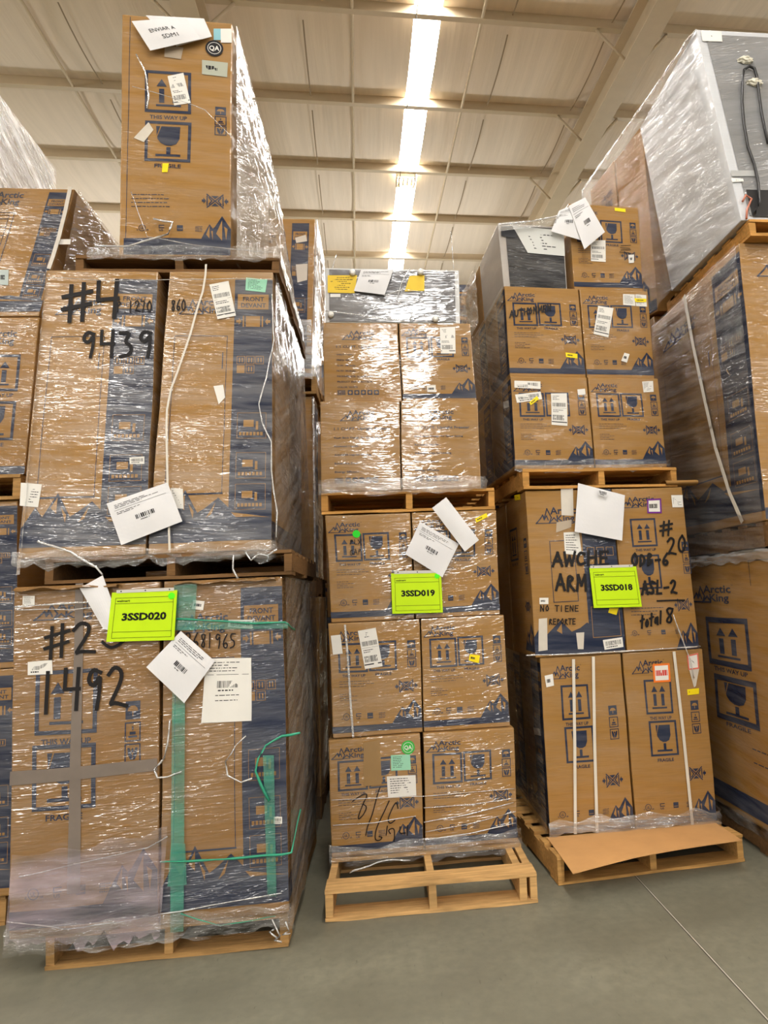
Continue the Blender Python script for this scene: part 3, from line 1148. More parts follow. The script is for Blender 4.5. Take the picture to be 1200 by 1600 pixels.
for k in range(-4, 16):
    y = P0 + PS * k
    bm = roof_box('roof_purlin', -22, 24, y - .012, y + .012, .0, .125)
    b2 = roof_box('roof_purlin', -22, 24, y - .035, y + .035, .125, .137)
    me = bpy.data.meshes.new('t'); b2.to_mesh(me); b2.free(); bm.from_mesh(me); bpy.data.meshes.remove(me)
    tag(link('roof_purlin', bm, [STEEL]), kind='structure')
for p in ((550, 25), (752, 35), (40, 12)):
    xr = roof_xy(p, .12)[0]
    bm = bmesh.new()
    add_tube(bm, [RP(xr, P0 + PS * (k * .5 - 4), .12) for k in range(0, 40)], .017, 8)
    tag(link('sag_rod', bm, [STEEL]), kind='structure')
xr0, _ = roof_xy((1007, 0), .15)
xr1, _ = roof_xy((1053, 0), .51)
xl0 = roof_xy((265, 0), .62)[0]
for xa, xb in ((xr0, xr1), (xl0, xl0 + .17), (xr1 + 4.9, xr1 + 5.1), (xl0 - 5, xl0 - 4.8)):
    xc = (xa + xb) / 2 if xa == xr0 else (xa + xb) / 2
    bm = bmesh.new()
    for q in ((xc - .12, xc + .12, .14, .155), (xc - .006, xc + .006, .155, .5), (xc - .12, xc + .12, .5, .515)):
        b2 = roof_box('', q[0], q[1], -20, 30, q[2], q[3])
        me = bpy.data.meshes.new('t'); b2.to_mesh(me); b2.free(); bm.from_mesh(me); bpy.data.meshes.remove(me)
    o = tag(link('roof_beam', bm, [STEEL]), kind='structure')
    for k in range(-2, 8):
        for s in (-1, 1):
            y = P0 + PS * k
            bm = bmesh.new()
            add_tube(bm, [RP(xc + s * .42, y, .14), RP(xc + s * .09, y, .5)], .02, 4)
            link('flange_brace', bm, [STEEL], parent=o)
# far wall
bm = bmesh.new()
add_box(bm, (-26, 30.5, 0), (26, 30.7, 9.5))
tag(link('wall_back', bm, [plain('cream wall panels', (190, 172, 146), .6, .3)]), kind='structure')

# lamp silhouetted under the skylight, wire beside it
lx, ly = roof_xy((634, 286), .2)
o = empty('ceiling_lamp', RP(lx, ly, .25), 'small open tube lamp with cream reflectors hung under the bright skylight strip', 'lamp')
bm = bmesh.new()
for q in ((lx - .15, lx + .15, ly - .13, ly - .11, .12, .2), (lx - .15, lx + .15, ly + .11, ly + .13, .12, .2), (lx - .15, lx - .13, ly - .13, ly + .13, .12, .2), (lx + .13, lx + .15, ly - .13, ly + .13, .12, .2)):
    b2 = roof_box('', *q); me = bpy.data.meshes.new('t'); b2.to_mesh(me); b2.free(); bm.from_mesh(me); bpy.data.meshes.remove(me)
link('lamp_frame', bm, [STEEL], parent=o)
for k in range(4):
    bm = bmesh.new()
    xx = lx - .1 + k * .066
    add_tube(bm, [RP(xx, ly - .11, .15), RP(xx, ly + .11, .15)], .016, 8)
    link('lamp_tube', bm, [plain('lamp tube', (235, 225, 190), .3, .4)], parent=o)
for s in (-1, 1):
    bm = bmesh.new()
    add_tube(bm, [RP(lx + s * .14, ly, .13), RP(lx + s * .14, ly, -.005)], .004, 5)
    link('hanger', bm, [STEEL], parent=o)
bm = bmesh.new()
wx = roof_xy((650, 31), .215)[0]; wx2 = roof_xy((612, 408), .215)[0]
add_tube(bm, [RP(wx + (wx2 - wx) * (t - 6.5) / 6.2, t, .215) for t in range(3, 22)], .006, 5)
o = link('steel_wire', bm, [plain('dark wire', (90, 80, 66), .5, .4)], origin=RP(wx, 3, .215))
tag(o, 'thin dark wire running along the bright skylight strip under the roof', 'wire')

# ================================================================ surfaces of the stacks
KA = kit('left lower', 1.0, .03, -.04, .8, (.34, .56), kraft=(134, 96, 48))  # kraft darkened to carry the shade on the lower left cartons
KA2 = kit('left upper', .95, .1, .05, .45, (.34, .54))
KC = kit('left top', .55, .05, .1, .35, (.42, .66))
KD = kit('middle lower', 1.0, .04, -.05, .7, (.4, .6))
KE = kit('middle upper', .95, .05, .02, .42, (.36, .56))
KF = kit('right lower', .45, .03, .06, .3, (.46, .66))
KG = kit('right upper', .45, .03, .03, .3, (.46, .66))
KH = kit('far right', .8, .05, (.11, .05), .5, (.42, .6))
KI = kit('far left', .7, .06, .04, .4)
KJ = kit('background', .9, .04, .1, .45)
W_D = wood('pine pallet', (202, 160, 104))
W_F = wood('pale pallet wood', (196, 150, 88))
W_O = wood('orange pallet wood', (194, 142, 76))
W_A = wood('weathered pallet wood', (176, 136, 84), .35)
W_G = wood('old dark pallet wood', (118, 86, 52), .4)
F_CLEAR = film('clear stretch film', (.02, .16), .12)
F_MILK = film('milky stretch film', (.2, .6), .2, bump=.5)
F_SIDE = film('side stretch film', (.02, .2), .1, scale=(5, 3, 60), rot=(.5, 0, 0), bump=.8)
F_SILVER = film('bright stretch film', (.1, .42), .32, scale=(7, 4, 42), rot=(.45, .1, 0), bump=.8, rough=.1)
F_PINK = film('pinkish stretch film', (.06, .5), .14, tint=(.68, .54, .6), scale=(4, 4, 26), bump=.6)
F_HEM = film('gathered stretch film', (.0, .24), .16, tint=(.8, .78, .74), scale=(14, 14, 46), bump=.9)
F_GREEN = film('green packing tape', (.3, .62), .12, tint=(.05, .36, .25), scale=(8, 8, 30), bump=.4)
ROPE = film('twisted clear film', (.35, .8), .3, tint=(.82, .8, .77), scale=(40, 40, 40), bump=.6)
STRAP = plain('white plastic strap', (214, 206, 192), .35, .5, .04)
GREENROPE = plain('twisted green tape', (44, 142, 110), .35, .5, .15)

V = Vector
def dvec(d, yaw=0.0):
    return V((-math.sin(yaw) * d, math.cos(yaw) * d, 0))
GAP = .003
g_l, g_m, g_r = 'cartons of the left stack', 'cartons of the middle stack', 'cartons of the right stack'

# ================================================================ left stack
pallet('weathered wooden pallet on the floor under the large carton marked 1492', -1.447, 3.150, 0, 1.006, 1.25, -.005, mat=W_A, seed=1)
YA = (0, 3.135, 0)
qa = quad([(22, 917), (250, 910), (247, 1452), (13, 1470)], YA, 0, .143, 'mean')
za = qa[0].z
def art(a):
    logo(a, .14, .05, .58, .1)
    for px0, px1, fn in (((60, 1052), (149, 1140), arrows), ((55, 1168), (147, 1258), goblet)):
        u0, v0 = a.f.uv(px0); u1, v1 = a.f.uv(px1); fn(a, u0, v0, u1, v1)
    icons3(a, .77, .87, .355, .062, .052)
    approvals(a, .16, .16, .88, .03)
    peaks(a, .62, .995, .78, .93); a.rect(0, .925, 1, .975)
def ink(a):
    hand(a, '#2', (74, 1030), (156, 1014), 50, 5.5)
    strokes(a, [[(161, 1003), (172, 1012), (184, 1009), (194, 1001)]], 5)
    hand(a, '1492', (66, 1111), (205, 1104), 62, 6)
A1, FA = carton('large carton with 1492 in black marker, on the floor pallet of the left stack', qa, V((0, .62, 0)), KA, art, write=ink, group=g_l)
f = FA['front']
sticker(A1, f, rectpx(36, 931, 55, 945), kind='rows')
sticker(A1, f, [(44, 1034), (82, 1031), (83, 1053), (44, 1055)], kind='bar')
sticker(A1, f, [(119, 912), (131, 911), (127, 1395), (106, 1396)], GREY_TAPE, None, 'tape_strip', 'grey packing tape running down the carton')
sticker(A1, f, [(16, 1206), (246, 1184), (246, 1203), (15, 1228)], GREY_TAPE, None, 'tape_strip', 'grey packing tape running across the carton', off=.0045)
qb = quad([(256, 909), (441, 904), (452, 1430), (250, 1452)], YA, 0, .143, 'mean')
qb[0].z = qb[1].z = za
s0 = Face(*qb).uv((377, 1000))[0]
def art(a):
    print_front(a, s0, 1.0)
def ink(a):
    hand(a, '12681965', (280, 1010), (372, 1013), 22, 2)
def rightart(a):
    a.rect(0, .9, 1, .965)
A2b, FB = carton('large carton with navy front stripe and green tape, beside the carton marked 1492', qb, V((0, .62, 0)), KA, art, None, rightart, g_l, write=ink)
f = FB['front']
sticker(A2b, f, [(322, 1029), (393, 1027), (393, 1126), (315, 1129)], WHITE, 'code', 'document', 'white printed document under the film', off=.004)
sticker(A2b, f, [(302, 937), (320, 939), (318, 953), (300, 951)], WHITE, 'word')
sticker(A2b, f, [(358, 968), (396, 968), (395, 982), (357, 979)], WHITE, 'bar')
sticker(A2b, f, rectpx(428, 1276, 441, 1287), WHITE, 'bar')
for k in range(2):                              # cartons behind, on the same pallet
    q = [p + V((0, .63, 0)) for p in (qa, qb)[k]]
    carton('brown carton behind the wrapped cartons on the floor pallet of the left stack, ' + ('left' if k == 0 else 'right') + ' side', q, V((0, .6, 0)), KA, None, None, rightart, g_l)
# torn flap along the top edge
for (x0, x1, o_, FF) in ((.02, .72, A1, FA), (.1, .95, A2b, FB)):
    bm = bmesh.new()
    t = FF['front']; n = 24; rows = []
    for i in range(n + 1):
        u = x0 + (x1 - x0) * i / n
        p = t.at(u, 0, .002)
        w = .03 + .014 * noise.noise(V((u * 9, 1, 2))); h = .012 * noise.noise(V((u * 7, 4, 1)))
        rows.append([bm.verts.new(p + V((0, 0, -.02))), bm.verts.new(p + V((0, -w, -.014 + h))), bm.verts.new(p + V((0, -w, -.008 + h))), bm.verts.new(p + V((0, .0, .0)))])
    for a, b_ in zip(rows, rows[1:]):
        for j in range(3):
            bm.faces.new((a[j], b_[j], b_[j + 1], a[j + 1]))
    link('torn_flap', bm, [KA[0]], parent=o_)

YA2 = (0, 3.16, 0)
pz = za + .007
xl = on_y((70, 890), 3.14).x; xr = on_y((456, 890), 3.14).x
pallet('dark wooden pallet under the stack marked 9439', xl, 3.14, pz, xr - xl, 1.2, 0, .118, W_G, seed=2)
zb = pz + .121
qc = quad([(72, 426), (247, 420), (227, 858), (28, 868)], YA2, 0, zb, 'mean')
zc = qc[0].z
s0 = Face(*qc).uv((170, 600))[0]; s1 = Face(*qc).uv((236, 600))[0]
def art(a):
    print_front(a, s0, 1.0)
def ink(a):
    hand(a, '#4', (102, 500), (200, 492), 56, 6.5)
    hand(a, '9439', (128, 560), (247, 556), 40, 5)
    hand(a, 'P.1270', (184, 489), (240, 487), 17, 2)
A3, FC = carton('large carton marked #4 and 9439 in black marker, under the tall top carton', qc, V((0, .6, 0)), KA2, art, write=ink, group=g_l)
f = FC['front']
sticker(A3, f, [(33, 754), (66, 757), (60, 793), (31, 790)], WHITE, 'rows')
sticker(A3, f, [(204, 716), (227, 714), (227, 726), (204, 726)], WHITE, 'bar')
qd = quad([(265, 418), (426, 412), (424, 845), (231, 857)], YA2, 0, zb, 'mean')
qd[0].z = qd[1].z = zc
s0 = Face(*qd).uv((363, 600))[0]
def art(a):
    print_front(a, s0, 1.0)
def ink(a):
    hand(a, '860', (268, 487), (292, 486), 17, 2)
A4, FD = carton('large carton with FRONT DEVANT stripe, right one of the upper pair in the left stack', qd, V((0, .6, 0)), KA2, art, None, rightart, g_l, write=ink)
f = FD['front']
sticker(A4, f, [(328, 446), (358, 440), (369, 494), (340, 500)], WHITE, 'ship', off=.006)
sticker(A4, f, [(385, 434), (418, 437), (415, 457), (384, 454)], TEAL, 'rows', label='pale green label')
sticker(A4, f, [(267, 763), (286, 764), (287, 795), (268, 794)], WHITE, 'rows')
sticker(A4, f, [(334, 604), (349, 602), (352, 622), (342, 633)], WHITE, None, 'torn_patch', 'pale torn patch')
for k in range(2):
    q = [p + V((0, .61, 0)) for p in (qc, qd)[k]]
    carton('brown carton behind the pair marked 9439 in the left stack, ' + ('left' if k == 0 else 'right') + ' side', q, V((0, .6, 0)), KA2, None, None, rightart, g_l)

YC = (0, 3.2, 0)
pz2 = zc + .004
xl = on_y((118, 400), 3.18).x; xr = on_y((436, 400), 3.18).x
pallet('thin dark pallet under the tall top carton of the left stack', xl, 3.18, pz2, xr - xl, 1.2, 0, .085, W_G, seed=3)
qe = quad([(191, 22), (363, 37), (360, 389), (186, 386)], YC, 0, pz2 + .088, None)
def art(a):
    a.line([(.075, .01), (.055, .98)], .003, 1)  # not print: thin line painting the shade where the film is stretched
    u0, v0 = a.f.uv((229, 191)); u1, v1 = a.f.uv((296, 253)); goblet(a, u0, v0, u1, v1)
    u0, v0 = a.f.uv((229, 112)); u1, v1 = a.f.uv((296, 177)); arrows(a, u0, v0, u1, v1)
    icons3(a, .85, .95, .37, .042, .036)
    clamp_mark(a, .86, .77, .24, .055)
    small_print(a, .1, .75, .55, 4, .016, .003, 8)
    approvals(a, .2, .17, .885, .025)
    peaks(a, .7, 1, .83, .955); a.rect(.04, .925, 1, .99)
A5, FE = carton('tall top carton of the left stack with a paper reading ENVIAR A SDM1', qe, V((0, 1.15, 0)), KC, art, None, None, g_l)
f = FE['front']
sticker(A5, f, [(262, 120), (287, 115), (298, 162), (272, 166)], WHITE, 'ship')
round_sticker(A5, f, (335, 77), 14, INK, 'round_sticker', 'round black QA sticker', 'QA')
sticker(A5, f, rectpx(334, 46, 345, 64), plain('light blue sticker paper', (140, 190, 200), .6, .3), None, label='light blue sticker')
sticker(A5, f, rectpx(345, 46, 362, 68), WHITE, None)
sticker(A5, f, [(316, 95), (356, 99), (355, 121), (316, 117)], plain('grey green label paper', (170, 172, 156), .6, .3), 'word')
sticker(A5, f, [(258, 72), (287, 76), (283, 94), (257, 90)], plain('clear label pouch', (176, 160, 140), .3, .5), None, 'label_pouch')
sticker(A5, f, [(209, 216), (232, 192), (240, 204), (225, 223)], CLEAR_TAPE, None, 'tape_strip')
sticker(A5, f, [(255, 257), (265, 257), (263, 271), (254, 271)], YELLOW, None, label='small yellow sticker')

# film of the left stack
w = empty('stretch_wrap', qb[2] + V((0, .3, 0)), 'clear and pinkish stretch film round the floor level cartons of the left stack', 'stretch film', 'stretch wraps')
xr = qb[1].x
sheet(w, 'film_side', [V((xr + .004, 3.14, za)), V((xr + .03, 4.35, za)), V((xr + .03, 4.35, .16)), V((qb[2].x + .004, 3.14, .16))], 30, 30, .012, 8, F_SIDE, seed=2, sag=.03, stretch=(1, 2, 3))
pk = [on_y(p, 3.12) for p in ((20, 1335), (262, 1300), (250, 1466), (8, 1478))]
sheet(w, 'film_sheet', pk, 30, 20, .008, 7, F_PINK, rag=.09, seed=4)
hem(w, [V((qa[3].x - .01, 3.125, 0)), V((qb[2].x + .005, 3.125, 0)), V((qb[2].x + .01, 3.7, 0))], .085, .19, F_HEM, seed=3, rag=.035)
def yl(pts, y):
    return [on_y(p, y) for p in pts]
strand(w, 'film_strand', yl([(30, 1370), (120, 1350), (230, 1325), (262, 1306)], 3.118), .004, ROPE)
strand(w, 'film_strand', yl([(12, 1440), (100, 1452), (200, 1438), (300, 1420), (440, 1395)], 3.118), .004, ROPE, seed=2)
strand(w, 'film_strand', yl([(23, 948), (120, 942), (240, 934)], 3.112), .006, ROPE, seed=5)
strand(w, 'film_strand', yl([(24, 953), (110, 952), (170, 946)], 3.112), .004, ROPE, seed=6)
strand(w, 'film_knot', yl([(265, 1125), (262, 1160), (256, 1185), (240, 1202), (246, 1215), (262, 1214), (284, 1205)], 3.115), .007, ROPE, seed=7)
for k, s in enumerate(((425, 1436), (432, 1447), (446, 1440))):
    strand(w, 'film_tail', yl([s, (s[0] + 6, s[1] + 14), (s[0] - 4, s[1] + 20), (s[0] + 8, s[1] + 30 - 6 * k)], 3.11), .006, ROPE, seed=10 + k, jit=.008)
strand(w, 'film_strand', yl([(386, 1150), (368, 1165), (352, 1190), (356, 1212), (378, 1222), (396, 1216)], 3.112), .006, ROPE, seed=15, jit=.006)
t = empty('green_tape', qb[3] + V((.1, -.01, .7)), 'green plastic tape bands and strands round the carton beside the one marked 1492', 'tape')
sheet(t, 'tape_band', yl([(272, 912), (308, 909), (304, 985), (270, 985)], 3.122), 8, 8, .003, 8, F_GREEN)
sheet(t, 'tape_band', yl([(270, 1000), (290, 1000), (287, 1455), (266, 1457)], 3.122), 6, 30, .003, 8, F_GREEN, seed=3)
sheet(t, 'tape_band', yl([(268, 1316), (290, 1318), (292, 1382), (262, 1385)], 3.119), 8, 8, .004, 8, F_GREEN, seed=5)
sheet(t, 'tape_band', yl([(411, 1180), (428, 1180), (432, 1400), (418, 1400)], 3.121), 6, 20, .003, 8, F_GREEN, seed=7)
strand(t, 'tape_strand', yl([(276, 967), (330, 970), (400, 974), (445, 973)], 3.115) + [V((qb[1].x + .03, 3.3, 1.36))], .007, GREENROPE, seed=1)
sheet(t, 'tape_band', yl([(276, 966), (450, 972), (450, 982), (276, 984)], 3.12), 20, 4, .003, 8, F_GREEN, seed=9)
strand(t, 'tape_strand', yl([(250, 1347), (350, 1343), (440, 1335), (455, 1332)], 3.115) + [V((qb[1].x + .04, 3.32, .52))], .007, GREENROPE, seed=2)
strand(t, 'tape_strand', yl([(420, 1252), (408, 1225), (398, 1205), (402, 1185), (415, 1165), (440, 1150), (470, 1145)], 3.108), .008, GREENROPE, seed=3, jit=.007)
strand(t, 'tape_strand', yl([(282, 1428), (310, 1436), (345, 1446), (380, 1441), (430, 1432)], 3.112), .003, GREENROPE, seed=4)

w = empty('stretch_wrap', qd[2] + V((0, .3, 0)), 'milky stretch film round the pair of cartons marked 9439 in the left stack', 'stretch film', 'stretch wraps')
sheet(w, 'film_side', [V((qd[1].x + .006, 3.165, zc)), V((qd[1].x + .01, 4.37, zc)), V((qd[1].x + .03, 4.37, zb)), V((qd[2].x + .006, 3.165, zb))], 30, 30, .01, 8, F_SIDE, seed=12, sag=.03, stretch=(1, 2, 3))
sheet(w, 'film_edge', [V((qc[0].x - .012, 3.2, zc)), V((qc[0].x + .012, 3.15, zc)), V((qc[3].x + .02, 3.15, zb - .07)), V((qc[3].x - .02, 3.2, zb - .07))], 4, 40, .006, 8, F_MILK, seed=15)
hem(w, [V((qc[3].x - .015, 3.15, 0)), V((qd[2].x + .01, 3.15, 0)), V((qd[2].x + .015, 3.9, 0))], zb - .045, zb + .035, F_HEM, seed=8, rag=.045, out=.014)
ve = [on_y(p, 3.14) for p in ((421, 555), (437, 545), (436, 790), (428, 800))]
strand(w, 'film_strand', yl([(425, 460), (428, 530), (416, 590), (404, 632), (409, 660), (424, 690), (424, 735), (433, 800), (432, 840)], 3.14), .006, ROPE, seed=21, jit=.004)
strand(w, 'film_strand', yl([(70, 434), (180, 438), (330, 436), (424, 436)], 3.142), .0025, ROPE, seed=22)
strand(w, 'film_strand', yl([(60, 846), (110, 862), (150, 886), (160, 898)], 3.12), .008, ROPE, seed=23)
strand(w, 'film_tail', yl([(366, 868), (364, 888), (372, 905)], 3.1), .006, ROPE, seed=24, jit=.01)
strand(w, 'film_tail', yl([(382, 862), (392, 876), (404, 866), (420, 870), (434, 860)], 3.11), .007, ROPE, seed=25, jit=.012)
s = band(None, 'plastic_strap', yl([(322, 413), (321, 430), (317, 455), (308, 483), (298, 520), (288, 550), (277, 582), (267, 608), (261, 640), (260, 667), (261, 720), (262, 760), (265, 860)], 3.138), .009, STRAP, origin=on_y((265, 860), 3.138))
tag(s, 'white plastic strap hanging down the seam of the cartons marked 9439', 'strap', 'plastic straps')

w = empty('stretch_wrap', qe[2] + V((0, .3, 0)), 'shiny stretch film round the tall top carton of the left stack', 'stretch film', 'stretch wraps')
xr = qe[1].x
zt = qe[1].z
sheet(w, 'film_side', [V((xr + .012, 3.2, zt - .01)), V((xr + .02, 4.36, zt)), V((xr + .2, 4.36, pz2 + .05)), V((qe[2].x + .02, 3.2, pz2 + .05))], 44, 50, .012, 9, F_SILVER, seed=31, sag=.05, stretch=(1, 2, 3))
bl = [on_y((135, 388), 3.17), on_y((436, 408), 3.17)]
hem(w, [V((bl[0].x, 3.185, 0)), V((qe[3].x, 3.17, 0)), V((bl[1].x, 3.17, 0)), V((bl[1].x, 4.2, 0))], pz2 + .06, pz2 + .13, F_HEM, seed=33, rag=.03, out=.006)
strand(w, 'film_strand', yl([(150, 386), (200, 383), (262, 365), (270, 347), (240, 340)], 3.165), .007, ROPE, seed=34, jit=.008)
strand(w, 'film_strand', yl([(205, 300), (230, 370), (300, 382), (430, 395)], 3.17), .003, ROPE, seed=35)
strand(w, 'film_strand', yl([(213, 85), (226, 110), (233, 150), (230, 170)], 3.175), .006, ROPE, seed=36)
strand(w, 'film_strand', yl([(207, 135), (260, 150), (320, 172), (362, 215)], 3.175), .0025, ROPE, seed=37)

# ================================================================ middle stack
pallet('pine pallet on the floor under the middle stack', -.297, 3.335, 0, 1.012, 1.2, -.012, mat=W_D, seed=4, tops=[(0, .13), (.38, .5), (.6, .7), (.8, .9), (1.07, 1.2)], double_end=True)
D = 3.72
def pair(names, pxs, y, zb, mats, arts, dep, writes=(None, None), group=g_m, yaw=0.0, p0=None, lefts=(None, None), wob=.004):
    out = []
    p0 = p0 or (0, y, 0)
    qs = [quad(p, p0, yaw, zb, 'mean') for p in pxs]
    zt = sum(q[0].z for q in qs) / len(qs)
    for nm, q, fn, wr, lf in zip(names, qs, arts, writes, lefts):
        q[0].z = q[1].z = zt
        o_, F_ = carton(nm, q, dvec(dep, yaw), mats, fn, lf, None, group, write=wr, wob=wob)
        out.append((o_, F_, q))
    return out, zt
def ink(a):
    S = lambda x, y: (540 + x * .11667, 1200 + y * .11667)
    strokes(a, [[S(95, 440), S(160, 390), S(270, 330), S(290, 370), S(240, 455), S(150, 700), S(230, 640), S(290, 520), S(240, 480)], [S(460, 250), S(420, 360), S(360, 620), S(300, 760), S(270, 900)],
                [S(580, 440), S(500, 620), S(410, 810), S(390, 960), S(450, 980), S(500, 930), S(450, 920)], [S(700, 540), S(680, 440), S(620, 540), S(560, 700), S(600, 750), S(660, 700)],
                [S(560, 780), S(545, 900)], [S(600, 880), S(570, 830), S(650, 800), S(660, 900), S(650, 1020)], [S(730, 790), S(720, 880), S(800, 870)], [S(830, 770), S(825, 900)]], 1.6)
(d1, zd1) = pair(['bottom left carton of the middle stack with green QA sticker and faint handwriting', 'bottom right carton of the middle stack, clean printed face above the floor pallet'],
    [[(513, 1157), (657, 1147), (662, 1332), (518, 1342)], [(662, 1146), (803, 1137), (809, 1314), (665, 1331)]], D, .143, KD, (print_cube, print_cube), .5, (ink, None))
o_, F_, q = d1[0]; f = F_['front']
round_sticker(o_, f, (638, 1168), 10.5, plain('green sticker', (60, 175, 70), .6, .3), 'round_sticker', 'round green QA sticker', 'QA')
sticker(o_, f, [(611, 1180), (641, 1179), (642, 1203), (611, 1204)], TEAL, 'rows', label='pale green label')
sticker(o_, f, [(604, 1213), (649, 1211), (650, 1243), (606, 1246)], WHITE, 'rows')
sticker(o_, f, [(568, 1160), (594, 1156), (596, 1225), (568, 1228)], plain('brown packing tape', (150, 118, 74), .35, .5, .06), None, 'tape_strip', 'brown packing tape')
(d2, zd2) = pair(['middle row left carton of the middle stack with large white shipping label', 'middle row right carton of the middle stack with yellow tag on the printed glass'],
    [[(513, 976), (655, 967), (661, 1138), (520, 1150)], [(657, 967), (787, 959), (797, 1130), (663, 1138)]], D + .03, zd1 + GAP, KD, (print_cube, print_cube), .5)
o_, F_, q = d2[0]; f = F_['front']
sticker(o_, f, [(517, 993), (532, 991), (535, 1021), (520, 1023)], WHITE, None)
sticker(o_, f, [(559, 985), (587, 980), (598, 1040), (570, 1045)], WHITE, 'ship')
o_, F_, q = d2[1]; f = F_['front']
sticker(o_, f, [(734, 1022), (750, 1024), (748, 1036), (732, 1032)], YELLOW, 'word', label='yellow tag')
def ink(a):
    hand(a, 'PLX', (547, 850), (566, 850), 7, 1.2); hand(a, 'GAP', (546, 868), (566, 866), 9, 1)
(d3, zd3) = pair(['printed carton with a green dot sticker, left of and behind the 3SSD019 card', 'printed carton with a yellow corner tag, right of and behind the 3SSD019 card'],
    [[(508, 806), (641, 801), (647, 961), (518, 969)], [(643, 801), (775, 797), (781, 955), (649, 961)]], D + .05, zd2 + GAP, KD, (print_cube, print_cube), .5, (ink, None))
o_, F_, q = d3[0]
round_sticker(o_, F_['front'], (557, 834), 6, GREEN, 'dot_sticker', 'bright green dot sticker')
sticker(o_, F_['front'], [(556, 824), (585, 818), (588, 822), (560, 828)], WHITE, None, 'torn_patch') if False else None
o_, F_, q = d3[1]
sticker(o_, F_['front'], [(742, 811), (760, 802), (762, 808), (744, 817)], YELLOW, 'word', label='yellow tag')

pz = zd3 + .006
xl = on_y((502, 782), D + .05).x; xr = on_y((773, 782), D + .05).x
pallet('orange brown pallet between the two halves of the middle stack', xl, D + .05, pz, xr - xl, 1.1, 0, .125, W_O, seed=5)
ze = pz + .128
feat = [('Flush Back Design for Space Saving', .62), ('Recessed Handle', .3), ('Adjustable Legs for Leveling', .46), ('Reversible Door', .3), ('Energy Efficient', .3)]
spec = [('VOLT: 115V~', .22), ('FREQ: 60Hz', .2), ('G.W: 38.5Lbs', .24), ('N.W: 30.5Lbs', .24), ('PACKAGE SIZE: 20.1x20.2x22', .45), ('PRODUCT SIZE: 18.6x17.5x19', .45), ('COLOR: WHITE', .26)]
pf = lambda a: print_spec(a, feat)
ps = lambda a: print_spec(a, spec)
(e1, ze1) = pair(['specification face carton, lower left of the upper middle stack', 'specification face carton, lower right of the upper middle stack'],
    [[(500, 627), (624, 626), (627, 765), (502, 766)], [(626, 626), (746, 625), (752, 764), (629, 765)]], D + .06, ze, KE, (pf, pf), .5, yaw=.02, p0=(.15, D + .06, 0))
(e2, ze2) = pair(['carton listing voltage and weights, under the left part of the unboxed grey appliance', 'carton with arrows and tall white label, under the right part of the unboxed grey appliance'],
    [[(505, 503), (622, 505), (627, 623), (506, 624)], [(624, 505), (735, 506), (744, 622), (629, 623)]], D + .09, ze1 + GAP, KE, (ps, print_cube), .5, yaw=.02, p0=(.15, D + .09, 0))
o_, F_, q = e2[1]; f = F_['front']
sticker(o_, f, [(687, 512), (711, 511), (712, 553), (689, 553)], WHITE, 'ship')
sticker(o_, f, [(666, 603), (680, 602), (680, 613), (667, 613)], WHITE, 'word')

def appliance(label, q, dv, kind, inset=(.03, .03, .03, .0), side=None, grey=(92, 92, 96), tilt=.02):
    """Unboxed refrigerator seen from behind: white cabinet and a dark back panel."""
    o = empty('refrigerator', (q[2] + q[3]) / 2 + dv / 2, label, 'refrigerator', 'unboxed refrigerators')
    bm = bmesh.new()
    F = body(bm, q, dv, .001, 0, 4)
    link('cabinet', bm, [side or wrapped('white enamel ' + kind, (206, 205, 203), .8, .02, tilt, .4, 70, .02, (.35, .55))], parent=o)
    f = F['front']
    l, t, r, b = inset
    g = Face(f.at(l, t, .004), f.at(1 - r, t, .004), f.at(1 - r, 1 - b, .004), f.at(l, 1 - b, .004))
    bm = bmesh.new()
    n = 8
    gr = [[bm.verts.new(g.at(i / n, j / n, .0)) for i in range(n + 1)] for j in range(n + 1)]
    for j in range(n):
        for i in range(n):
            bm.faces.new((gr[j][i], gr[j + 1][i], gr[j + 1][i + 1], gr[j][i + 1]))
    link('back_panel', bm, [wrapped('grey back panel ' + kind, grey, .9, .06, tilt, .45, 70, .05, (.36, .56))], parent=o)
    return o, F, g

qf = quad([(508, 421), (717, 420), (719, 502), (508, 500)], (.15, D + .1, 0), .02, ze2 + .003, 'mean')
E3, FF, g = appliance('unboxed white appliance with grey back and yellow label on top of the middle stack', qf, V((0, .5, 0)), 'middle', (.03, .035, .035, .02), grey=(96, 94, 96))
sticker(E3, FF['front'], [(512, 431), (558, 431), (554, 459), (512, 458)], plain('yellow energy label', (226, 190, 30), .5, .4), 'rows', 'energy_label', 'yellow energy label', off=.007)
sticker(E3, FF['front'], [(640, 432), (663, 431), (663, 455), (632, 456)], plain('yellow energy label', (226, 190, 30), .5, .4), None, 'energy_label', 'second yellow energy label', off=.007)
sticker(E3, FF['front'], [(516, 460), (532, 460), (532, 465), (516, 465)], WHITE, 'word', off=.007)
for p in ((551, 428), (657, 427), (517, 493), (680, 500)):
    c_ = FF['front'].at(*FF['front'].uv(p), .004)
    bm = bmesh.new()
    add_tube(bm, [c_ + V((0, .002, 0)), c_ + V((0, -.02, 0)), c_ + V((0, -.026, 0))], [.02, .018, .008], 14)
    link('spacer_knob', bm, [plain('white plastic', (225, 222, 215), .35, .5)], parent=E3)

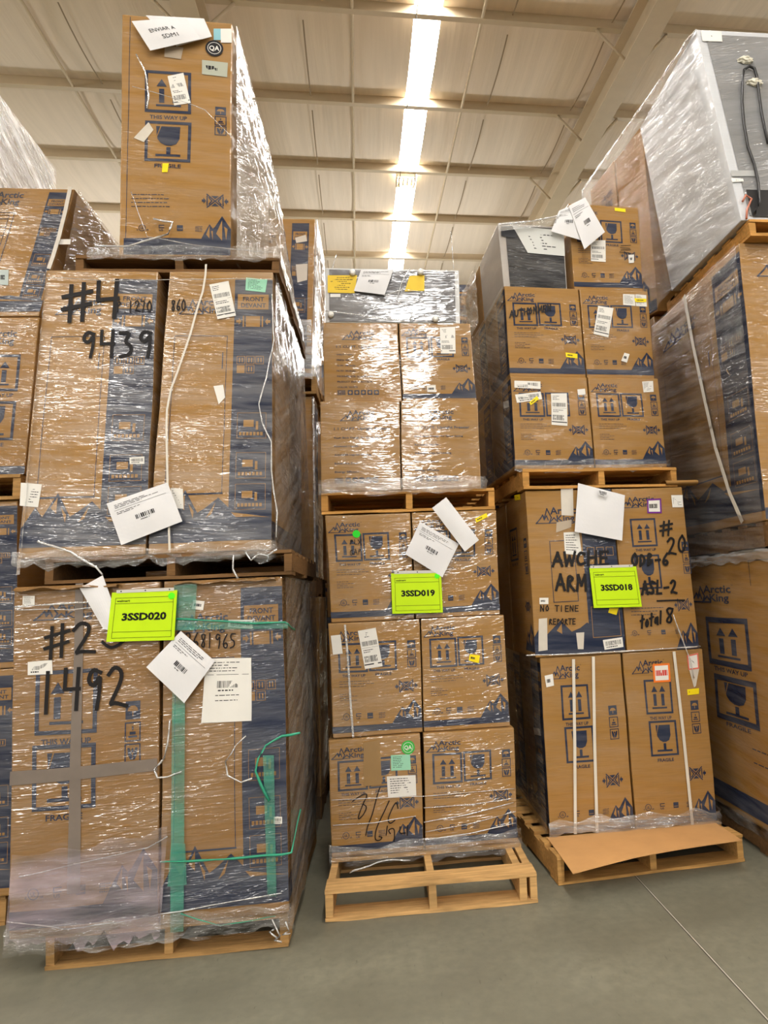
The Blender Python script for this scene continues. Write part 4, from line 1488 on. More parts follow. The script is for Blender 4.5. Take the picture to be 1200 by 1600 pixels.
w = empty('stretch_wrap', V((.2, D - .02, .16)), 'stretch film round the cartons on the floor pallet of the middle stack', 'stretch film', 'stretch wraps')
q0, q1 = d1[0][2], d1[1][2]
hem(w, [V((q0[3].x - .01, D - .01, 0)), V((q1[2].x + .01, D - .01, 0)), V((q1[2].x + .015, D + .5, 0))], .1, .205, F_HEM, seed=41, rag=.04, out=.013)
for k, (a_, b_) in enumerate((((518, 1250), (805, 1232)), ((662, 1262), (800, 1248)), ((662, 1285), (803, 1254)), ((664, 1300), (806, 1268)), ((520, 1290), (650, 1275)), ((664, 1312), (806, 1286)))):
    strand(w, 'film_strand', yl([a_, ((a_[0] + b_[0]) / 2, (a_[1] + b_[1]) / 2 + 3), b_], D - .012), .0028 + .001 * (k % 3), ROPE, seed=42 + k, jit=.002)
strand(w, 'film_tail', yl([(545, 1362), (552, 1358), (590, 1347), (640, 1343)], D - .1), .006, ROPE, seed=50, jit=.01)
s = band(None, 'plastic_strap', yl([(539, 976), (543, 1020), (548, 1100), (552, 1152)], D + .014), .011, F_MILK, origin=on_y((552, 1152), D + .014))
tag(s, 'narrow pale strap down the middle row left carton of the middle stack', 'strap', 'plastic straps')
w = empty('stretch_wrap', V((.2, D + .04, ze)), 'stretch film round the upper half of the middle stack', 'stretch film', 'stretch wraps')
q0, q1 = e1[0][2], e1[1][2]
hem(w, [V((q0[3].x - .015, D + .045, 0)), V((q1[2].x + .02, D + .045, 0)), V((q1[2].x + .025, D + .5, 0))], ze - .02, ze + .07, F_HEM, seed=51, rag=.03, out=.012)
for k, pts in enumerate(([(508, 486), (560, 492), (600, 498), (640, 503)], [(640, 420), (628, 440), (620, 470), (645, 485), (640, 500)], [(600, 462), (630, 452), (660, 456), (672, 461)])):
    strand(w, 'film_strand', yl(pts, D + .07), .004, ROPE, seed=55 + k, jit=.003)
strand(w, 'film_tail', [on_y((519, 420), D + .2), on_y((526, 398), D + .2)], .005, ROPE, seed=58)
strand(w, 'film_tail', [on_y((709, 420), D + .2), on_y((707, 385), D + .2), on_y((704, 362), D + .2)], .004, ROPE, seed=59)

# ================================================================ right stack
pallet('pale wooden pallet on the floor under the right stack, cardboard sheet on it', .859, 3.482, 0, 1.05, 1.2, .078, mat=W_F, seed=6)
p0 = on_z((860, 1306), .150)
sidefront = lambda a: print_front(a, .55, 1.0, False)
(f1, zf1) = pair(['tall carton with two white straps, left one on the floor pallet of the right stack', 'tall carton with orange bordered label, right one on the floor pallet of the right stack'],
    [[(843, 1029), (970, 1021), (992, 1294), (860, 1306)], [(973, 1021), (1097, 1013), (1121, 1283), (995, 1294)]], 0, .150, KF, (print_tall, print_tall), .52, group=g_r, yaw=.004, p0=p0, lefts=(sidefront, None))
o_, F_, q = f1[0]
sticker(o_, F_['front'], [(850, 1056), (863, 1053), (865, 1071), (853, 1074)], WHITE, 'word')
sticker(o_, F_['left'], [(834, 1136), (844, 1139), (846, 1150), (836, 1147)], WHITE, 'bar')
o_, F_, q = f1[1]; f = F_['front']
ORANGE = plain('orange label border', (236, 120, 40), .6, .3)
RED = plain('red ink', (205, 60, 50), .6, .3)
PURPLE = plain('purple label border', (110, 40, 130), .6, .3)
sticker(o_, f, [(1019, 1038), (1045, 1036), (1047, 1065), (1021, 1067)], WHITE, 'word', label='white label with an orange border', ink=RED, rim=ORANGE)
sticker(o_, f, [(1072, 1024), (1090, 1020), (1092, 1045), (1075, 1047)], WHITE, 'bar', rim=plain('pink red label border', (220, 110, 90), .6, .3), label='white barcode label with a red edge')
sticker(o_, f, [(1073, 1077), (1092, 1075), (1092, 1084), (1074, 1086)], YELLOW, 'word', label='yellow tag')
sticker(o_, f, [(1076, 1046), (1092, 1044), (1087, 1072), (1084, 1074)], CLEAR_TAPE, None, 'tape_strip', 'crumpled clear tape')
q1 = f1[0][2]; q2 = f1[1][2]
for k in range(2):
    q = [p + dvec(.53, .004) for p in (q1, q2)[k]]
    carton('tall carton behind the front pair on the floor pallet of the right stack, ' + ('left' if k == 0 else 'right') + ' side', q, dvec(.5), KF, None, (lambda a: print_front(a, .6, 1, False)) if k == 0 else None, None, g_r)
ZF = zf1 + GAP
P2 = p0 + V((0, -.01, 0))
# upper pair with the handwriting
def art_l(a):
    u0 = a.f.uv((914, 900))[0]; u1 = a.f.uv((967, 900))[0]
    a.rect(u0, 0, u1, .93)
    a.frame(u0 + .04, .72, u1 - .04, .9, .003, 0, 1)
    for k in range(3):
        a.frame(u0 + .05 + k * .11, .36, u0 + .13 + k * .11, .41, .003, 0, 1)
    for k in range(2):
        a.rect(u0 + .05 + k * .11, .42, u0 + .13 + k * .11, .46, 0, 1)
    a.frame(.24, .31, .52, .68, .004); a.line([(.24, .44), (.52, .44)], .003)
    logo(a, .1, .1, .6, .2)
    a.poly([(0, .88), (.06, .83), (.12, .88), (.3, .79), (.42, .86), (.52, .84), (.6, .81), (.72, .86), (.85, .85), (1, .89), (1, .91), (0, .91)])
    a.poly([(.31, .81), (.31, .87), (.25, .85)], 0, 1)
    a.rect(0, .905, 1, .985)
def ink_l(a):
    hand(a, 'AWCHE', (863, 884), (954, 882), 20, 4)
    hand(a, 'ARM', (868, 922), (918, 922), 24, 4)
    hand(a, 'NO TIENE', (843, 955), (905, 956), 9, 1.4)
    hand(a, 'REPORTE', (857, 976), (900, 976), 8.5, 1.4)
def art_r(a):
    logo(a, .1, .05, .6, .12)
    for pa, pb, fn in (((985, 812), (1026, 852), arrows), ((991, 869), (1033, 918), goblet)):
        fn(a, *a.f.uv(pa), *a.f.uv(pb))
    u, v = a.f.uv((1064, 846)); icons3(a, u, u + .1, v, .07, .058)
    u, v = a.f.uv((1067, 945)); clamp_mark(a, u, v, .25, .075)
    approvals(a, .12, .2, .89, .03)
    peaks(a, .68, .995, .84, 1.0); small_print(a, .1, .74, .6, 3, .02, .004, 6)
def ink_r(a):
    hand(a, '#', (1032, 836), (1052, 834), 22, 3.2)
    hand(a, '20', (1042, 866), (1074, 862), 26, 3.2)
    hand(a, '0DB-6', (986, 884), (1046, 882), 18, 3.4)
    hand(a, 'ASL-2', (1002, 928), (1058, 926), 20, 3.4)
    strokes(a, [[(1026, 939), (1050, 938), (1068, 938)]], 2.4)
    hand(a, 'total', (1000, 982), (1036, 972), 18, 3)
    hand(a, '8', (1038, 974), (1056, 972), 24, 3)
(f2, zf2) = pair(['navy striped carton with AWC and ARM handwriting, behind the 3SSD018 card', 'carton with #20 and total 8 handwriting, right of the 3SSD018 card'],
    [[(820, 760), (953, 764), (977, 1014), (836, 1022)], [(956, 764), (1066, 768), (1092, 1011), (980, 1014)]], 0, ZF, KF, (art_l, art_r), .52, (ink_l, ink_r), g_r, .03, P2,
    (lambda a: (icons3(a, .8, .92, .28, .08, .06), arrows(a, .15, .2, .5, .4), clamp_mark(a, .8, .7, .25, .07), peaks(a, .6, 1, .8, .97)), None))
o_, F_, q = f2[0]; f = F_['front']
sticker(o_, f, [(876, 759), (895, 758), (896, 806), (877, 805)], CLEAR_TAPE, None, 'tape_strip', 'pale packing tape')
sticker(o_, f, [(880, 832), (904, 831), (909, 868), (882, 865)], WHITE, 'rows')
sticker(o_, f, [(869, 816), (893, 812), (892, 824), (868, 832)], plain('torn grey paper', (176, 160, 140), .7, .2), None, 'torn_patch', 'torn cardboard patch')
sticker(o_, f, rectpx(842, 934, 856, 944), WHITE, 'word')
sticker(o_, f, [(841, 967), (854, 966), (855, 1016), (841, 1018)], CLEAR_TAPE, None, 'tape_strip', 'pale packing tape')
sticker(o_, f, [(900, 989), (913, 988), (912, 1014), (903, 1014)], CLEAR_TAPE, None, 'tape_strip', 'pale packing tape')
sticker(o_, f, [(942, 1000), (972, 996), (974, 1011), (945, 1015)], WHITE, 'bar')
sticker(o_, f, [(952, 951), (966, 951), (963, 962), (950, 958)], YELLOW, None, label='yellow tag')
sticker(o_, F_['left'], [(804, 774), (813, 772), (814, 781), (805, 782)], YELLOW, 'word', label='yellow tag')
o_, F_, q = f2[1]; f = F_['front']
sticker(o_, f, [(1010, 780), (1032, 779), (1033, 802), (1011, 802)], WHITE, 'word', rim=PURPLE, label='white label with a purple border')
sticker(o_, f, [(1048, 774), (1066, 774), (1067, 793), (1050, 793)], WHITE, 'rows')
for k in range(2):
    q = [p + dvec(.53, .03) for p in f2[k][2]]
    carton('brown carton behind the pair with handwriting in the right stack, ' + ('left' if k == 0 else 'right') + ' side', q, dvec(.5), KF, None, None, None, g_r)
pz = zf2 + .008
GY = .07
c0 = on_plane((818, 758), P2 + V((0, -.02, 0)), V((-math.sin(GY), math.cos(GY), 0)))
c1 = on_plane((1059, 758), P2 + V((0, -.02, 0)), V((-math.sin(GY), math.cos(GY), 0)))
pallet('orange brown pallet under the upper half of the right stack', c0.x, c0.y, pz, (c1 - c0).length, 1.1, GY, .118, W_O, seed=7)
tb = V((c1.x - .02, c1.y + .02, pz))
bm = bmesh.new()
for k in range(2):
    R_ = (.045, .04)[k]
    ring = [[bm.verts.new(tb + V((-.06 + .2 * t + 0, .0, .022)) + V((0, math.cos(a_ * math.pi / 8) * R_, math.sin(a_ * math.pi / 8) * R_ * .38))) for a_ in range(16)] for t in (0, .5, 1)]
    for r0, r1 in zip(ring, ring[1:]):
        for i in range(16):
            bm.faces.new((r0[i], r0[(i + 1) % 16], r1[(i + 1) % 16], r1[i]))
o = link('cardboard_tube', bm, [KF[0]], origin=tb)
tag(o, 'flattened cardboard tube end sticking out under the pallet at the right of the right stack', 'tube')

zg = pz + .121
PG = on_plane((806, 737), P2, V((0, 1, 0)))
PG = V((c0.x, c0.y + .02, 0))
gside = lambda a: print_front(a, .62, 1.0, False)
(g1, zg1) = pair(['carton with three white labels, lower left of the upper right stack', 'carton with small white corner label, lower right of the upper right stack'],
    [[(797, 587), (917, 589), (929, 734), (806, 737)], [(919, 589), (1028, 592), (1043, 734), (931, 735)]], 0, zg, KG, (print_cube, print_cube), .5, group=g_r, yaw=GY, p0=PG, lefts=(gside, None))
o_, F_, q = g1[0]; f = F_['front']
sticker(o_, f, [(803, 595), (844, 596), (844, 608), (803, 606)], WHITE, 'bar')
sticker(o_, f, [(804, 617), (844, 612), (846, 624), (807, 630)], WHITE, 'bar')
sticker(o_, f, [(826, 629), (838, 619), (841, 624), (828, 634)], YELLOW, 'word', label='yellow tag', off=.005)
sticker(o_, f, [(860, 615), (885, 615), (886, 666), (861, 664)], WHITE, 'ship')
sticker(o_, f, [(902, 609), (914, 608), (915, 617), (903, 618)], WHITE, 'word')
sticker(o_, F_['left'], [(787, 628), (795, 626), (796, 636), (788, 639)], WHITE, 'bar')
o_, F_, q = g1[1]
sticker(o_, F_['front'], [(1003, 596), (1020, 595), (1021, 612), (1005, 613)], WHITE, 'rows')
def ink(a):
    hand(a, 'AUTHONMEN', (796, 497), (862, 486), 10, 1.8)
(g2, zg2) = pair(['carton with a handwritten word over the arrows, middle left of the upper right stack', 'carton with three white labels at its top right, middle right of the upper right stack'],
    [[(788, 447), (903, 449), (915, 580), (796, 580)], [(905, 449), (1012, 459), (1022, 584), (917, 581)]], 0, zg1 + GAP, KG, (print_cube, print_cube), .5, (ink, None), g_r, GY, PG + V((0, .02, 0)), (gside, None))
o_, F_, q = g2[0]
sticker(o_, F_['front'], [(883, 551), (902, 553), (902, 560), (884, 558)], YELLOW, 'word', label='yellow tag')
o_, F_, q = g2[1]; f = F_['front']
sticker(o_, f, [(973, 460), (991, 461), (992, 479), (973, 477)], WHITE, 'rows')
sticker(o_, f, [(992, 461), (1009, 462), (1010, 480), (993, 479)], WHITE, 'rows')
sticker(o_, f, [(990, 467), (1009, 468), (1009, 473), (992, 473)], YELLOW, 'word', label='yellow tag', off=.005)
sticker(o_, f, [(934, 478), (958, 482), (950, 528), (927, 522)], WHITE, 'ship')
sticker(o_, f, [(975, 552), (983, 554), (979, 567), (970, 564)], WHITE, 'word')
PG3 = PG + V((0, .04, 0))
q = quad([(778, 351), (880, 352), (886, 446), (787, 446)], PG3, GY, zg2 + GAP, 'mean')
def gcol(n):
    return wrapped('white enamel side', (176, 168, 160), .5, .02, .1, .3, 60, .02)
E4, FG, g = appliance('unboxed appliance with dark back and instruction sheet, top left of the right stack', q, dvec(.52, GY), 'right', (.1, .04, .02, .0), grey=(26, 26, 30), side=gcol(0), tilt=.1)
f = FG['front']
sticker(E4, f, [(800, 354), (880, 361), (882, 401), (824, 396)], plain('instruction sheet', (205, 205, 200), .4, .4), 'rows', 'instruction_sheet', 'white instruction sheet taped to the back', off=.008)
sticker(E4, f, [(782, 354), (806, 356), (806, 373), (783, 370)], plain('dark vent', (40, 40, 44), .5, .4), None, 'vent_plate', off=.007)
q3 = quad([(888, 317), (997, 326), (1004, 449), (896, 438)], PG3, GY, zg2 + GAP, 'mean')
q3[0].x = q3[3].x = max(q3[0].x, q[1].x + .02, q[2].x + .02)
def ink(a):
    strokes(a, [[(969, 385), (984, 384)], [(968, 388), (983, 389)], [(969, 392), (984, 391)], [(967, 395), (982, 396)]], .9)
G3, F3, = carton('top carton of the right stack, right of the unboxed dark appliance', q3, dvec(.5, GY), KG, print_cube, write=ink, group=g_r)
f = F3['front']
sticker(G3, f, [(960, 325), (977, 327), (977, 332), (960, 330)], YELLOW, 'word', label='yellow tag')
sticker(G3, f, [(922, 376), (945, 376), (946, 410), (923, 408)], WHITE, 'ship')
sticker(G3, f, [(981, 399), (990, 398), (990, 411), (982, 412)], WHITE, 'word')
# second row on the same pallets
for nm, qq in (('lower', g1[0][2]), ('middle', g2[0][2])):
    carton('brown carton behind the ' + nm + ' left carton of the upper right stack', [p + dvec(.51, GY) for p in qq], dvec(.5, GY), KG, None, gside, None, g_r)
for nm, qq in (('lower', g1[1][2]), ('middle', g2[1][2]), ('top', q3)):
    carton('brown carton behind the ' + nm + ' right carton of the upper right stack', [p + dvec(.51, GY) for p in qq], dvec(.5, GY), KG, None, None, None, g_r)
carton('wrapped brown carton behind the unboxed dark appliance of the right stack', [p + dvec(.53, GY) for p in q], dvec(.5, GY), KG, None, None, None, g_r)

w = empty('stretch_wrap', V((1.3, p0.y, .17)), 'stretch film round the tall cartons on the floor pallet of the right stack', 'stretch film', 'stretch wraps')
ql, qr = f1[0][2], f1[1][2]
y0 = ql[3].y - .008
hem(w, [V((ql[3].x - .01, y0, 0)), V((qr[2].x + .01, y0, 0)), V((qr[2].x + .015, y0 + .6, 0))], .145, .23, F_SILVER, seed=61, rag=.045, out=.012)
sheet(w, 'film_side', [V((ql[0].x - .012, y0 + 1.05, zf1)), V((ql[0].x - .008, y0, zf1)), V((ql[3].x - .008, y0, .16)), V((ql[3].x - .02, y0 + 1.05, .16))], 30, 24, .012, 5, F_CLEAR, seed=62, stretch=(1, 2, 3))
strand(w, 'film_strand', yl([(822, 1024), (900, 1022), (1000, 1016), (1094, 1010)], y0 - .002), .008, ROPE, seed=63, jit=.003)
strand(w, 'film_strand', yl([(1052, 960), (1066, 1000), (1078, 1030), (1085, 1060)], y0 - .004), .005, ROPE, seed=64)
for (pts, nm) in (([(896, 1030), (898, 1160), (899, 1303)], 'left of two white straps down the tall carton with two straps'), ([(927, 1026), (929, 1160), (933, 1301)], 'right of two white straps down the tall carton with two straps'), ([(1053, 1018), (1068, 1150), (1082, 1289)], 'white strap down the tall carton with the orange bordered label')):
    s = band(None, 'plastic_strap', yl(pts, y0 - .001), .017, STRAP, origin=on_y(pts[-1], y0))
    tag(s, nm, 'strap', 'plastic straps')
w = empty('stretch_wrap', V((1.3, c0.y, zg)), 'stretch film round the upper half of the right stack', 'stretch film', 'stretch wraps')
a0, a1 = g1[0][2][3], g1[1][2][2]
dn = dvec(1, GY)
hem(w, [a0 - dn * .008 + V((-.01, 0, 0)), a1 - dn * .008 + V((.01, 0, 0)), a1 + dn * .5], zg - .012, zg + .05, F_HEM, seed=66, rag=.03, out=.011)
tl = g2[0][2][0]
sheet(w, 'film_side', [tl + dn * 1.05 + V((-.012, 0, 0)), tl + V((-.008, 0, 0)), a0 + V((-.012, 0, 0)), a0 + dn * 1.05 + V((-.012, 0, 0))], 30, 36, .006, 8, F_SIDE, seed=67, sag=.02, stretch=(1, 2, 3))
ft = q[0]
sheet(w, 'film_side', [ft + dn * 1.06 + V((-.02, 0, 0)), ft + dn * .53 + V((-.01, 0, 0)), V((ft.x - .01, ft.y, tl.z)) + dn * .53, V((ft.x - .01, ft.y, tl.z)) + dn * 1.06], 16, 16, .02, 6, F_SILVER, seed=68, stretch=(1, 2, 3))
cr = [on_plane(p, PG3 - dn * .03, Vector((-math.sin(GY), math.cos(GY), 0))) for p in ((778, 349), (890, 338), (880, 350), (780, 362))]
sheet(w, 'film_sheet', cr, 24, 6, .006, 9, F_SILVER, seed=69)
strand(w, 'film_strand', [on_plane(p, PG3 - dn * .035, Vector((-math.sin(GY), math.cos(GY), 0))) for p in ((780, 351), (830, 346), (890, 333))], .006, ROPE, seed=70)
# cardboard sheet on the floor pallet
bm = bmesh.new()
cs = [on_z((858, 1312), .153), on_z((1121, 1286), .153), on_z((1160, 1314), .147), on_z((895, 1361), .150)]
back = [V((cs[1].x, cs[1].y + .55, .151)), V((cs[0].x, cs[0].y + .55, .151))]
loop = [back[1], back[0], cs[2] + V((.0, .06, 0)), cs[2], cs[3], cs[0]]
nx, ny = 24, 10
gr = []
for j in range(ny + 1):
    row = []
    for i in range(nx + 1):
        u, v_ = i / nx, j / ny
        top_ = V((cs[0].x, cs[0].y + .05, 0)).lerp(V((cs[1].x, cs[1].y + .05, 0)), u)
        bot = cs[3].lerp(cs[2], u)
        p = top_.lerp(bot, v_)
        z = .1445 + .003 * v_ + (.012 * math.sin(u * 3.1) * v_ if u < 1 else 0) - (.012 * max(0, .35 - u) / .35 * v_ ** 2)
        row.append([bm.verts.new((p.x, p.y, z + .003)), bm.verts.new((p.x, p.y, z))])
    gr.append(row)
for j in range(ny):
    for i in range(nx):
        for s in (0, 1):
            bm.faces.new([gr[j][i][s], gr[j + 1][i][s], gr[j + 1][i + 1][s], gr[j][i + 1][s]])
for i in range(nx):
    bm.faces.new((gr[ny][i][0], gr[ny][i][1], gr[ny][i + 1][1], gr[ny][i + 1][0]))
for j in range(ny):
    bm.faces.new((gr[j][0][0], gr[j + 1][0][0], gr[j + 1][0][1], gr[j][0][1])); bm.faces.new((gr[j][nx][0], gr[j][nx][1], gr[j + 1][nx][1], gr[j + 1][nx][0]))
bmesh.ops.recalc_face_normals(bm, faces=bm.faces)
o = link('cardboard_sheet', bm, [plain('plain brown cardboard', (200, 152, 98), .8, .2, .06, (6, 6, 6))], origin=(cs[3] + cs[2]) / 2)
tag(o, 'loose brown cardboard sheet lying on the floor pallet of the right stack', 'cardboard')

# ================================================================ far right stack, seen from its left side
HX = 2.05
g_h = 'cartons of the far right stack'
pallet('dark pallet on the floor under the big carton at the right edge', HX + .01, 3.0, 0, 1.0, 1.25, 0, .14, W_G, seed=8)
def sidebox(label, yn, yf, zb, zt, mats, art, wob=.005, x=HX, w=.95, topshift=0.0, name='carton', group=g_h):
    q = [V((x, yn + topshift, zt)), V((x + w, yn + topshift, zt)), V((x + w, yn, zb)), V((x, yn, zb))]
    return carton(label, q, V((0, yf - yn, 0)), mats, lambda a: print_tall(a), art, None, group, name, wob)
def art(a):
    for pa, pb, fn in (((1105, 967), (1172, 1044), arrows), ((1118, 1056), (1186, 1138), goblet)):
        fn(a, *a.f.uv(pa), *a.f.uv(pb))
    u0, v0 = a.f.uv((1078, 915)); u1, v1 = a.f.uv((1147, 941)); logo(a, u0, v0, u1, v1)
    u0, v0 = a.f.uv((1125, 1239)); u1, v1 = a.f.uv((1199, 1310))
    a.rect(0, .905, 1, .975)
    small_print(a, .5, .72, .95, 2, .05, .004, 3); approvals(a, .82, .06, .84, .03)
    u0, v0 = a.f.uv((1169, 876)); a.line([(u0, .12), (u0, .03), (1, .03)], .004)
sidebox('big carton at the right edge standing on the floor pallet, seen from its side', 3.02, 4.25, .143, 1.65, KH[:2] + [KH[2]], art)
pallet('dark wrapped pallet under the strapped carton of the far right stack', HX, 3.1, 1.655, 1.0, 1.3, 0, .15, W_G, seed=9)
def art(a):
    s = a.f.uv((1120, 520))[0]
    print_front(a, s, 1.0)
sidebox('large strapped carton with navy stripe in the middle of the far right stack', 3.29, 4.45, 1.81, 3.362, KH, art)
pallet('wooden pallet under the unboxed white appliance at the top right', HX + .03, 3.22, 3.366, .85, 1.05, 0, .095, W_O, seed=10)
n_t, n_b = on_x((1087, 46), HX), on_x((1159, 348), HX)
zb = 3.466
q = [V((HX, n_t.y, n_t.z)), V((HX + .74, n_t.y, n_t.z)), V((HX + .74, n_b.y, zb)), V((HX, n_b.y, zb))]
E5, FH, g = appliance('large unboxed white appliance with cable on its grey back, top of the far right stack', q, V((0, .88, .01)), 'far right', (.07, .03, .03, .02), grey=(128, 128, 128),
                      side=wrapped('white enamel far right', (200, 201, 203), .7, .03, (.3, .05), .5, 46, .02, (.38, .6)), tilt=-.2)
f = FH['front']
cb = plain('black cable', (34, 32, 32), .45, .5)
bm = bmesh.new()
pts = [f.at(*f.uv(p), .02) for p in ((1197, 228), (1192, 205), (1187, 180), (1183, 150), (1180, 125), (1176, 112), (1168, 108), (1160, 114), (1157, 135), (1157, 165), (1160, 200), (1166, 235), (1176, 262), (1182, 290), (1184, 320), (1176, 338))]
add_tube(bm, pts, .008, 8)
link('power_cord', bm, [cb], parent=E5)
sticker(E5, f, [(1094, 50), (1126, 51), (1128, 67), (1097, 66)], WHITE, 'word', off=.008)
sticker(E5, f, [(1140, 268), (1180, 268), (1182, 277), (1142, 277)], plain('silver rating plate', (170, 170, 168), .4, .5), 'bar', off=.008)
sticker(E5, f, [(1142, 280), (1160, 281), (1161, 285), (1143, 286)], WHITE, 'word', off=.008)
u0, v0 = f.uv((1148, 297)); 
g2_ = Face(f.at(.09, v0, .006), f.at(.97, v0, .006), f.at(.97, .985, .006), f.at(.09, .985, .006))
a = Art(g2_, 0); a.rect(0, 0, 1, 1, 0); bm = bmesh.new(); a.into(bm)
link('compressor_bay', bm, [plain('dark compressor bay', (36, 34, 34), .5, .4)], parent=E5)
bm = bmesh.new()
add_tube(bm, [f.at(*f.uv(p), .015) for p in ((1158, 318), (1163, 308), (1172, 314), (1165, 330), (1164, 345))], .006, 6)
link('copper_pipe', bm, [plain('copper pipe', (190, 110, 80), .35, .6)], parent=E5)
for p in ((1178, 132), (1164, 97)):
    c_ = f.at(*f.uv(p), .01)
    bm = bmesh.new()
    bmesh.ops.create_icosphere(bm, subdivisions=3, radius=.035)
    for v in bm.verts:
        v.co = c_ + V((v.co.x * 1.3, v.co.y * .6, v.co.z * .7)) * (1 + .5 * noise.noise(v.co * 60 + c_))
    link('tape_lump', bm, [plain('crumpled white tape', (214, 208, 190), .4, .5)], parent=E5)
sidebox('big brown carton behind the one at the right edge, on the floor', 4.3, 5.6, .006, 1.65, KH, None, x=HX + .03)
sidebox('big brown carton behind the large strapped carton of the far right stack', 4.5, 5.6, 1.655, 3.466, KH, None, x=HX + .03)
KR = kit('far right rear', .15, .0, (.3, 0), .4)
# cartons behind it, and cardboard on top
zt4 = on_x((960, 240), HX + .05).z
q = [V((HX + .03, 4.42, 4.93)), V((HX + .8, 4.42, 4.93)), V((HX + .8, 4.42, 3.47)), V((HX + .03, 4.42, 3.47))]
carton('wrapped brown carton directly behind the big unboxed white appliance, far right', q, V((0, .55, .1)), KR, None, lambda a: (a.rect(0, .93, 1, .99), peaks(a, .2, .8, .8, .94)), None, g_h)
q = [V((HX + .03, 5.0, 5.05)), V((HX + .8, 5.0, 5.05)), V((HX + .8, 5.0, 3.47)), V((HX + .03, 5.0, 3.47))]
carton('second wrapped brown carton behind the unboxed white appliance, far right', q, V((0, .6, .12)), KR, None, lambda a: (a.rect(0, .93, 1, .99), logo(a, .3, .12, .9, .22)), None, g_h)
zt = n_t.z + .012
bm = bmesh.new()
add_box(bm, (HX + .14, 3.6, zt), (HX + .7, 4.1, zt + .05))
bmesh.ops.bevel(bm, geom=list(bm.edges), offset=.01, segments=2, affect='EDGES')
o = link('cardboard_pad', bm, [plain('orange brown cardboard', (170, 112, 62), .8, .2, .08)], origin=V((HX + .4, 3.85, zt)))
tag(o, 'brown cardboard pad lying on top of the unboxed white appliance, far right', 'cardboard')
w = empty('stretch_wrap', V((HX, 3.8, 1.8)), 'stretch film round the strapped carton of the far right stack', 'stretch film', 'stretch wraps')
sheet(w, 'film_side', [V((HX - .006, 4.45, 3.36)), V((HX - .006, 3.3, 3.36)), V((HX - .006, 3.3, 1.66)), V((HX - .006, 4.45, 1.66))], 30, 40, .012, 5, film('far right stretch film', (.01, .14), .05, scale=(5, 2.2, 55), rot=(.11, 0, 0), bump=1.0), seed=71, stretch=(1, 2, 3))
s = band(None, 'plastic_strap', [on_x(p, HX - .018) for p in ((1069, 462), (1083, 540), (1100, 620), (1118, 700), (1140, 770), (1160, 816))], .03, STRAP, wv=V((-1, 0, 0)), origin=on_x((1160, 816), HX - .018))
tag(s, 'white strap running down the side of the large strapped carton of the far right stack', 'strap', 'plastic straps')
w = empty('stretch_wrap', V((HX, 4.2, 3.4)), 'stretch film over the unboxed white appliance and cartons behind it, far right', 'stretch film', 'stretch wraps')
a_, b_ = on_x((1087, 46), HX - .01), on_x((910, 297), HX + .0)
sheet(w, 'film_side', [V((HX - .012, b_.y, b_.z)), V((HX - .012, n_t.y + .1, n_t.z)), V((HX - .012, n_b.y + .02, 3.47)), V((HX - .012, 5.6, 3.47))], 44, 40, .0015, 8, film('slanting bright stretch film', (.0, .05), .06, scale=(6, 2.2, 50), rot=(.3, 0, 0), bump=1.3, rough=.1, ior=1.12, low=.05), seed=73, stretch=(1, 2, 2))
strand(w, 'film_strand', [a_, b_], .012, ROPE, seed=74, jit=.006)
strand(w, 'film_strand', [b_, on_x((912, 330), HX)], .008, ROPE, seed=75, jit=.006)
w = empty('stretch_wrap', V((HX, 3.6, .2)), 'stretch film hem round the big carton at the right edge', 'stretch film', 'stretch wraps')
bm = bmesh.new()
hem(w, [V((HX - .008, 4.25, 0)), V((HX - .008, 3.0, 0))], 1.6, 1.66, F_MILK, seed=76, rag=.02, out=.01)
hem(w, [V((HX - .008, 4.25, 0)), V((HX - .008, 3.0, 0))], .1, .17, F_HEM, seed=77, rag=.02, out=.01)

# ================================================================ far left stack
YI = 3.6
g_i = 'cartons of the far left stack'
def lbox(label, ptr, pbr, zb, zt, art, right=None, dep=1.1, w=.62, y=YI, mats=None, group=g_i):
    r0, r1 = on_y(ptr, y), on_y(pbr, y)
    q = [V((r0.x - w, y, zt)), V((r0.x, y, zt)), V((r1.x, y, zb)), V((r1.x - w, y, zb))]
    return carton(label, q, V((0, dep, 0)), mats or KI, art, None, right, group)
pallet('pallet on the floor under the far left stack', -2.45, 3.62, 0, .6, 1.1, 0, .14, W_A, seed=11)
lbox('lowest carton of the far left stack, mostly hidden by the left stack', (24, 1070), (19, 1412), .143, 1.22, lambda a: print_front(a, .7, 1))
lbox('second carton from the floor in the far left stack, navy stripe at its edge', (28, 782), (24, 1066), 1.224, 2.075, lambda a: print_front(a, .75, 1), dep=1.1)
pallet('pallet between the lower and upper cartons of the far left stack', -2.5, 3.58, 2.08, .68, 1.15, 0, .13, W_A, seed=12)
def art(a):
    logo(a, .5, .08, .85, .18); arrows(a, .55, .25, .87, .47); goblet(a, .55, .55, .87, .78); a.rect(0, .95, 1, 1)
lbox('third carton of the far left stack with printed squares under the film', (62, 497), (38, 745), 2.214, 3.064, art)
def art(a):
    print_front(a, a.f.uv((78, 300))[0], .985, False)
    logo(a, .42, .03, .7, .14)
    a.frame(.36, .2, .66, .65, .004)
    for k in range(6):
        a.line([(.39, .25 + k * .065), (.63, .25 + k * .065)], .004)
    a.frame(.39, .22, .63, .62, .003)
I4, FI = lbox('upper carton of the far left stack with navy stripe and white strap', (117, 295), (61, 494), 3.068, 3.80, art, w=.8)
f = FI['front']
sticker(I4, f, [(91, 374), (111, 374), (110, 382), (91, 382)], WHITE, 'bar')
sticker(I4, f, [(0, 423), (15, 423), (14, 447), (0, 446)], plain('pale blue grey label', (190, 200, 196), .6, .3), 'word')
